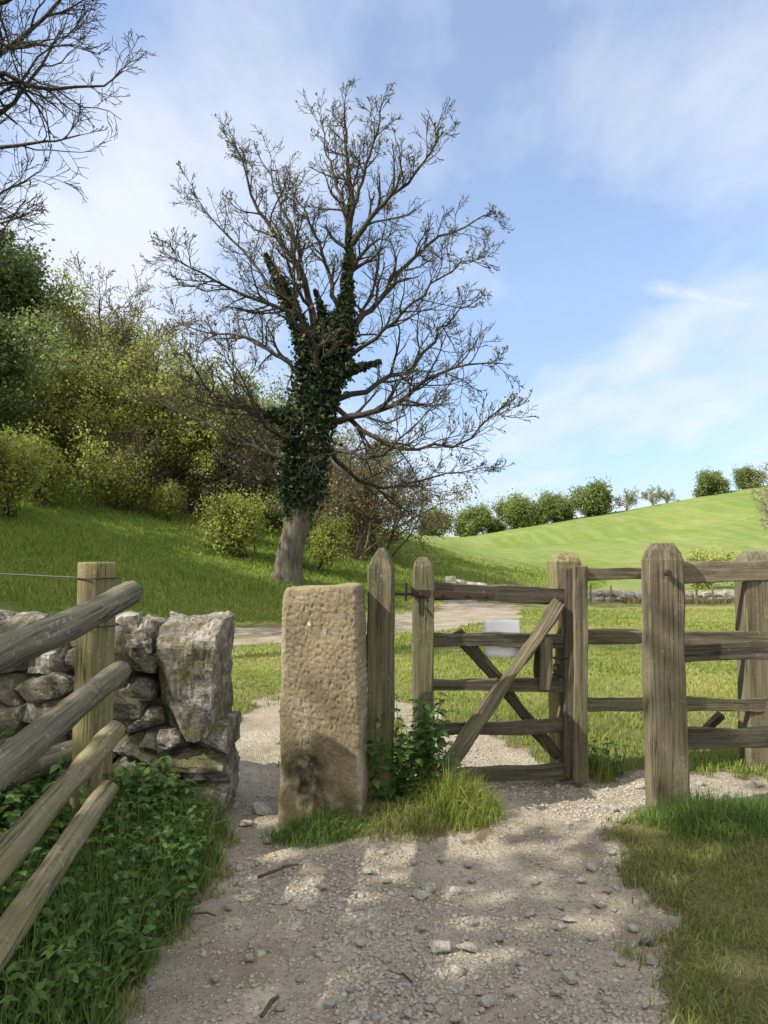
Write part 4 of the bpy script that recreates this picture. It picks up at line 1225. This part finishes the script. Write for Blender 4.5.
place(tS, spot(165, 28), 2.4, .55, 'small green shrub at the top of the sunlit slope')

# ---- hilltop trees
HT = 'trees along the crest of the far hill'
hA = make_tree('hill_tree', 41, 7, .25, '', 'tree', M['leaf_hedge'], M['twig'], 18000, .33, 'round', .55, HT, trunk_frac=.2, rmin=.03, maxl=3)
hB = make_tree('hill_tree', 42, 7, .25, '', 'tree', M['leaf_olive'], M['twig'], 18000, .33, 'round', .6, HT, trunk_frac=.1, wid=1.15, rmin=.03, maxl=3)
hC = make_tree('hill_tree', 43, 7, .25, '', 'tree', M['leaf_olive'], M['twig_pale'], 900, .25, 'round', .3, HT, trunk_frac=.3, rmin=.045, maxl=3)
hs = [(436, hB, .86, 'leftmost round olive tree of the hilltop row', 1.), (474, hB, .92, 'second tree of the hilltop row from the left, olive green', 2.), (494, hA, .5, 'small tree squeezed between second and third hilltop trees', 3.),
      (515, hB, 1.05, 'broad olive hilltop tree near the middle of the row', 4.), (538, hB, .7, 'low hilltop tree right of the broad olive one', 2.5), (556, hB, .92, 'olive hilltop tree just left of the darkest round tree', 5.),
      (593, hA, 1.12, 'darkest and fullest round tree on the hill crest', .5), (627, hC, .88, 'bare grey tree on the hill crest right of the darkest tree', 1.2), (653, hC, .8, 'pale leafless tree of the close pair on the crest', 2.2),
      (668, hC, .62, 'smaller pale tree of the close pair on the crest', 3.2), (709, hA, .86, 'leaning dark tree alone on the upper crest', 2.4), (752, hA, .74, 'small dark tree near the right end of the crest', 4.4)]
seen = set()
for (px, rt, sc, lab, rz) in hs:
    D = 149; x = (px - 384) / F * D
    o = place(rt, Vector((x, D, h1(x, D) - .5)), rz, sc * 1.08, lab, id(rt) not in seen); o.scale = (sc * (1.15 if px < 580 else 1.0),) * 2 + (sc * 1.0,); seen.add(id(rt))
# hawthorn beyond the field wall, tree at the right edge
tH = make_tree('hawthorn', 51, 2.3, .09, 'low spreading hawthorn beyond the field wall, seen between the right hand posts', 'tree', M['leaf_spring'], M['twig'], 4200, .11, 'round', .2, None, trunk_frac=.3, wid=1.6, rmin=.012)
tH.location = spot(706, 34)
tR = make_tree('pale_bare_tree', 52, 9.0, .2, 'pale twiggy leafless tree cut by the right edge of the picture', 'tree', M['leaf_olive'], M['twig_pale'], 1500, .08, 'upright', .15, None, trunk_frac=.15, rmin=.012, maxl=4)
tR.location = spot(800, 41)

# ---- tree overhanging from the left, and the trees out of frame that shade the ground
T = Tree(71); LD = 9.; T.lr2 = (.36, .62); T.wk = .85
def LL(pts, r0, r1, dz, kids=10):
    m = len(pts); Pp = [W(p[0], p[1], LD + dz * i / (m - 1)) for i, p in enumerate(pts)]
    Q, R = T.limb(Pp, r0, r1, 1, 14); L = float(np.sum(np.linalg.norm(np.diff(Q, axis=0), axis=1)))
    T.spawn(Q, R, min(L, 3.2), 1, 4, .03, .22, (9, 6, 5, 3), (.4, 1.0), (.2, .42), .3, kids + 1)
    T.spawn(Q[-3:], R[-3:], 1.3, 1, 4, .05, .2, (9, 4, 3, 3), (.15, .5), (.3, .45), .5, 2)
T.limb([Vector((-7.2, 9, h1(-7.2, 9) - .2)), Vector((-7.1, 9, 3)), Vector((-7.0, 9, 6)), Vector((-6.9, 9, 9)), Vector((-6.8, 9.1, 11.5))], .3, .1, 0, 14)
LL([(-190, 160), (-90, 110), (0, 52), (45, 20), (85, -20)], .09, .012, -.5, 13)
LL([(-190, 130), (-100, 90), (0, 70), (50, 92), (95, 90), (122, 72)], .09, .008, .5, 14)
LL([(-190, 230), (-100, 180), (0, 120), (30, 80), (60, 30)], .08, .01, 1, 12)
LL([(-190, 240), (-80, 170), (0, 145), (40, 150), (80, 135)], .07, .008, -.6, 9)
LL([(-190, 180), (-80, 130), (0, 95), (40, 60), (70, 10)], .05, .006, .9, 10)
LL([(-190, 340), (-80, 290), (-20, 250), (8, 225), (25, 200)], .05, .006, .5, 9)
LL([(-190, 60), (-80, 20), (0, 0), (60, -30), (110, -60)], .08, .01, .3, 10)
LL([(-190, 300), (-80, 245), (0, 195), (20, 185), (38, 172)], .06, .008, .6, 8)
LL([(-190, 260), (-90, 240), (-20, 215), (10, 230), (30, 212)], .05, .008, -.4, 8)
LL([(-190, 90), (-110, 50), (-30, 30), (30, 55), (75, 45)], .06, .008, -1, 10)
t_l = thing('overhanging_tree', (-7.2, 9, h1(-7.2, 9)), 'leafless branches reaching into the upper left corner from a tree outside the picture', 'tree')
V, Fa = T.mesh(lv=lambda l: l == 0); make('trunk', V, Fa, M['bark'], t_l, True)
V, Fa = T.mesh(lv=lambda l: l >= 1, rmin=.004); make('branches', V, Fa, M['bark'], t_l, True)

shade = make_tree('shade_tree', 81, 8.0, .2, 'leafy tree standing outside the picture left of the pole fence', 'tree', M['leaf_hedge'], M['twig'], 15000, .15, 'round', .28, None, trunk_frac=.45, rmin=.01)
shade.location = (-6.2, -.12, h1(-6.2, -.12)); shade.scale = (1.1, 1.1, 1.0)
dup(shade, (-8.6, -2.4, 0), 2.2, 1.1, 'second leafy tree outside the picture, behind the viewer on the left')
dup(shade, (-15.2, 14.0, h1(-15.2, 14.0) - .1), 1.5, 1.45, 'leafy tree outside the picture at the left foot of the bank')
dup(shade, (-19.0, 16.8, h1(-19, 16.8) - .1), 3.5, 1.5, 'leafy tree outside the picture higher up the bank')
dup(shade, (-14.2, 11.2, h1(-14.2, 11.2) - .1), 5.0, .8, 'leafy tree outside the picture beside the track')

# ================================================================== far field wall and wire fence
t_fw = thing('field_wall', (8, 25.5, h1(8, 25.5)), 'low pale drystone wall crossing the far side of the field', 'wall')
mb = MB(); x = 2.6
rw = random.Random(8)
while x < 19:
    yb = 28.2 - (x - 2.6) * .28
    for lay in range(2):
        w = rw.uniform(.3, .5); hh_ = rw.uniform(.18, .26); sid += 1
        add_rock(mb, (x + rw.uniform(-.1, .1), yb, h1(x, yb) + .08 + lay * .19), (w * 1.2, .4, hh_), sid % 60, rw.uniform(-.3, .3), rw.uniform(-.2, .2), 2, .6, .1, 4)
    x += .36
mb.build('stonework', M['farwall'], t_fw)
t_wf = thing('wire_fence', (8, 27.5, h1(8, 27.5)), 'thin stake and wire fence just behind the far field wall', 'fence')
tops = []
for px in (590, 610, 650, 695, 711, 737, 765, 800):
    D = 25.5 - (px - 590) * .012; x = (px - 384) / F * D; z = h1(x, D)
    mb = MB(); mb.add(*beam((x, D, z - .1), (x, D, z + .62), .06, .06, nseg=4)); mb.build('stake', M['pole_post'], t_wf); tops.append(Vector((x, D, z)))
mb = MB()
for a, b in zip(tops[:-1], tops[1:]):
    for dz in (.35, .55): mb.add(*beam(a + Vector((0, -.035, dz)), b + Vector((0, -.035, dz)), .008, .008, nseg=2, wob=0))
mb.build('wire', M['wire'], t_wf)
# brown dead scrub along the wall
n = 5000; xx = RNG.uniform(8.3, 13, n); yy = 27.6 - (xx - 2.6) * .28 - .3 + RNG.normal(0, .18, n)
V, Fa, ti, tip = blades(xx, yy, H(xx, yy), RNG.uniform(.05, .28, n), np.full(n, .02), .5)
o = make('dead_grass', V, Fa, M['leaf_brown'], None, False, {'tint': ti}); tag(o, 'dead brown grass along the foot of the far field wall', 'grass', kind='stuff')

# ================================================================== sky, sun, camera
EL = math.radians(40); AZ = math.radians(22)          # light travels +X, slightly +Y
d = Vector((math.cos(EL) * math.cos(AZ), math.cos(EL) * math.sin(AZ), -math.sin(EL)))
sl = bpy.data.lights.new('sun', 'SUN'); sl.energy = 3.2; sl.angle = math.radians(.6); sl.color = (1, .93, .82)
so = bpy.data.objects.new('sun', sl); C.objects.link(so); so.rotation_euler = d.to_track_quat('-Z', 'Y').to_euler(); so.location = (-20, -5, 20)

world = bpy.data.worlds.new('World'); scene.world = world; world.use_nodes = True
nt = world.node_tree; nt.nodes.clear(); t = NT(nt)
sky = t.N.new('ShaderNodeTexSky'); sky.sky_type = 'NISHITA'; sky.sun_disc = False
sky.sun_elevation = EL; sky.sun_rotation = math.atan2(-d.x, -d.y) % (2 * PI); sky.air_density = 1.0; sky.dust_density = .6; sky.ozone_density = 1.5
tc = t.N.new('ShaderNodeTexCoord').outputs['Generated']
sep = t.N.new('ShaderNodeSeparateXYZ'); t.link(tc, sep.inputs[0])
# flat cloud deck: direction divided by height
zz = t.math('ADD', t.math('MAXIMUM', sep.outputs['Z'], 0.), .14)
comb = t.N.new('ShaderNodeCombineXYZ'); t.link(t.math('DIVIDE', sep.outputs['X'], zz), comb.inputs[0]); t.link(t.math('DIVIDE', sep.outputs['Y'], zz), comb.inputs[1])
dv = comb.outputs[0]
c1 = t.noise(t.mapping(dv, (1., .8, 1), (3.1, 1.7, 0), (0, 0, .5)), 1.1, 7, .52)
c2 = t.noise(t.mapping(dv, (1., .45, 1), (7.3, .2, 0), (0, 0, -.6)), 2.6, 6, .55)
# broad bright bank low on the left, thin veil low everywhere
def blob(dx, dy, dz, rad):
    v = t.N.new('ShaderNodeVectorMath'); v.operation = 'DISTANCE'; t.link(tc, v.inputs[0]); v.inputs[1].default_value = Vector((dx, dy, dz)).normalized()
    return t.ramp(v.outputs['Value'], [(0., 1.), (rad, 0.)])
def dirpx(px, py):
    w = W(px, py, 1.) - Vector((0, 0, CAM_Z)); return w.x, w.y, w.z
b1 = blob(*dirpx(110, 235), .34); b2 = blob(*dirpx(480, 430), .42); b3 = blob(*dirpx(760, 90), .26); b4 = blob(*dirpx(330, 210), .22)
low = t.ramp(sep.outputs['Z'], [(.0, .3), (.25, .15), (.5, 0.)])
s_ = t.math('ADD', t.math('MULTIPLY', b1, 1.0), t.math('ADD', t.math('MULTIPLY', b2, .12), t.math('ADD', t.math('MULTIPLY', b3, .12), t.math('MULTIPLY', b4, .18))))
s_ = t.math('ADD', s_, t.math('MULTIPLY', low, .3))
cl = t.math('ADD', t.math('MULTIPLY', t.math('SUBTRACT', t.math('ADD', t.math('MULTIPLY', c1, .65), t.math('MULTIPLY', c2, .35)), .5), 3.8), s_)
mask = t.ramp(cl, [(-.2, .16), (.3, .48), (.85, .95)])
# vapour trail
ea, eb = Vector(dirpx(640, 284)).normalized(), Vector(dirpx(790, 316)).normalized()
nn = ea.cross(eb).normalized()
vd = t.N.new('ShaderNodeVectorMath'); vd.operation = 'DOT_PRODUCT'; t.link(tc, vd.inputs[0]); vd.inputs[1].default_value = nn
dist = t.math('ABSOLUTE', t.math('ADD', vd.outputs['Value'], t.math('MULTIPLY', t.math('SUBTRACT', t.noise(tc, 18, 4, .6), .5), .008)))
tr = t.math('MULTIPLY', t.ramp(dist, [(.0, 1.), (.018, 0.)]), t.ramp(sep.outputs['X'], [(.29, 0.), (.34, .8), (.9, .8)]))
tr = t.math('MULTIPLY', tr, t.ramp(t.noise(tc, 30, 3, .6), [(.35, .35), (.6, 1.)]))
mask = t.math('MAXIMUM', mask, t.math('MULTIPLY', tr, 1.))
ccol = t.mix(t.ramp(c2, [(.3, 0.), (.7, 1.)]), (2.3, 2.6, 3.1), (2.8, 2.93, 3.12))
hz = t.ramp(sep.outputs['Z'], [(.0, (.36, .38, .44)), (.12, (.47, .50, .57)), (.35, (.70, .70, .72)), (.7, (.78, .78, .80))])
skyb = t.mix(1., sky.outputs[0], hz, 'MULTIPLY')
col = t.mix(mask, skyb, ccol)
# unseen bright cloud added behind the viewer and overhead to lift the shade
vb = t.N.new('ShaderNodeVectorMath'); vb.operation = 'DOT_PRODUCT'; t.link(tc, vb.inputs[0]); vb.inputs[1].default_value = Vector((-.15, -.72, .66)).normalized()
fill_cloud = t.math('MULTIPLY', t.ramp(vb.outputs['Value'], [(.05, 0.), (.6, 1.)]), t.ramp(c1, [(.3, .5), (.6, 1.)]))
fill_cloud = t.math('MULTIPLY', fill_cloud, t.ramp(sep.outputs['Z'], [(.0, .4), (.15, 1.)]))
col = t.mix(fill_cloud, col, (5.6, 5.35, 5.1))
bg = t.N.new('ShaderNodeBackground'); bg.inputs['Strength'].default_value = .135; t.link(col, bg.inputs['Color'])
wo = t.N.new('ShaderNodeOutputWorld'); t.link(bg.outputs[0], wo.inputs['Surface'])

cam = bpy.data.cameras.new('camera'); co = bpy.data.objects.new('camera', cam); C.objects.link(co)
co.location = (0, 0, CAM_Z); co.rotation_euler = (math.radians(90) + PITCH, 0, 0)
cam.sensor_fit = 'VERTICAL'; cam.sensor_height = 24; cam.lens = 24 * F / 1024; cam.clip_start = .05; cam.clip_end = 6000
scene.camera = co
scene.view_settings.view_transform = 'Standard'; scene.view_settings.look = 'None'; scene.view_settings.exposure = 1.36; scene.view_settings.gamma = 1
print('DONE building', len(bpy.data.objects))
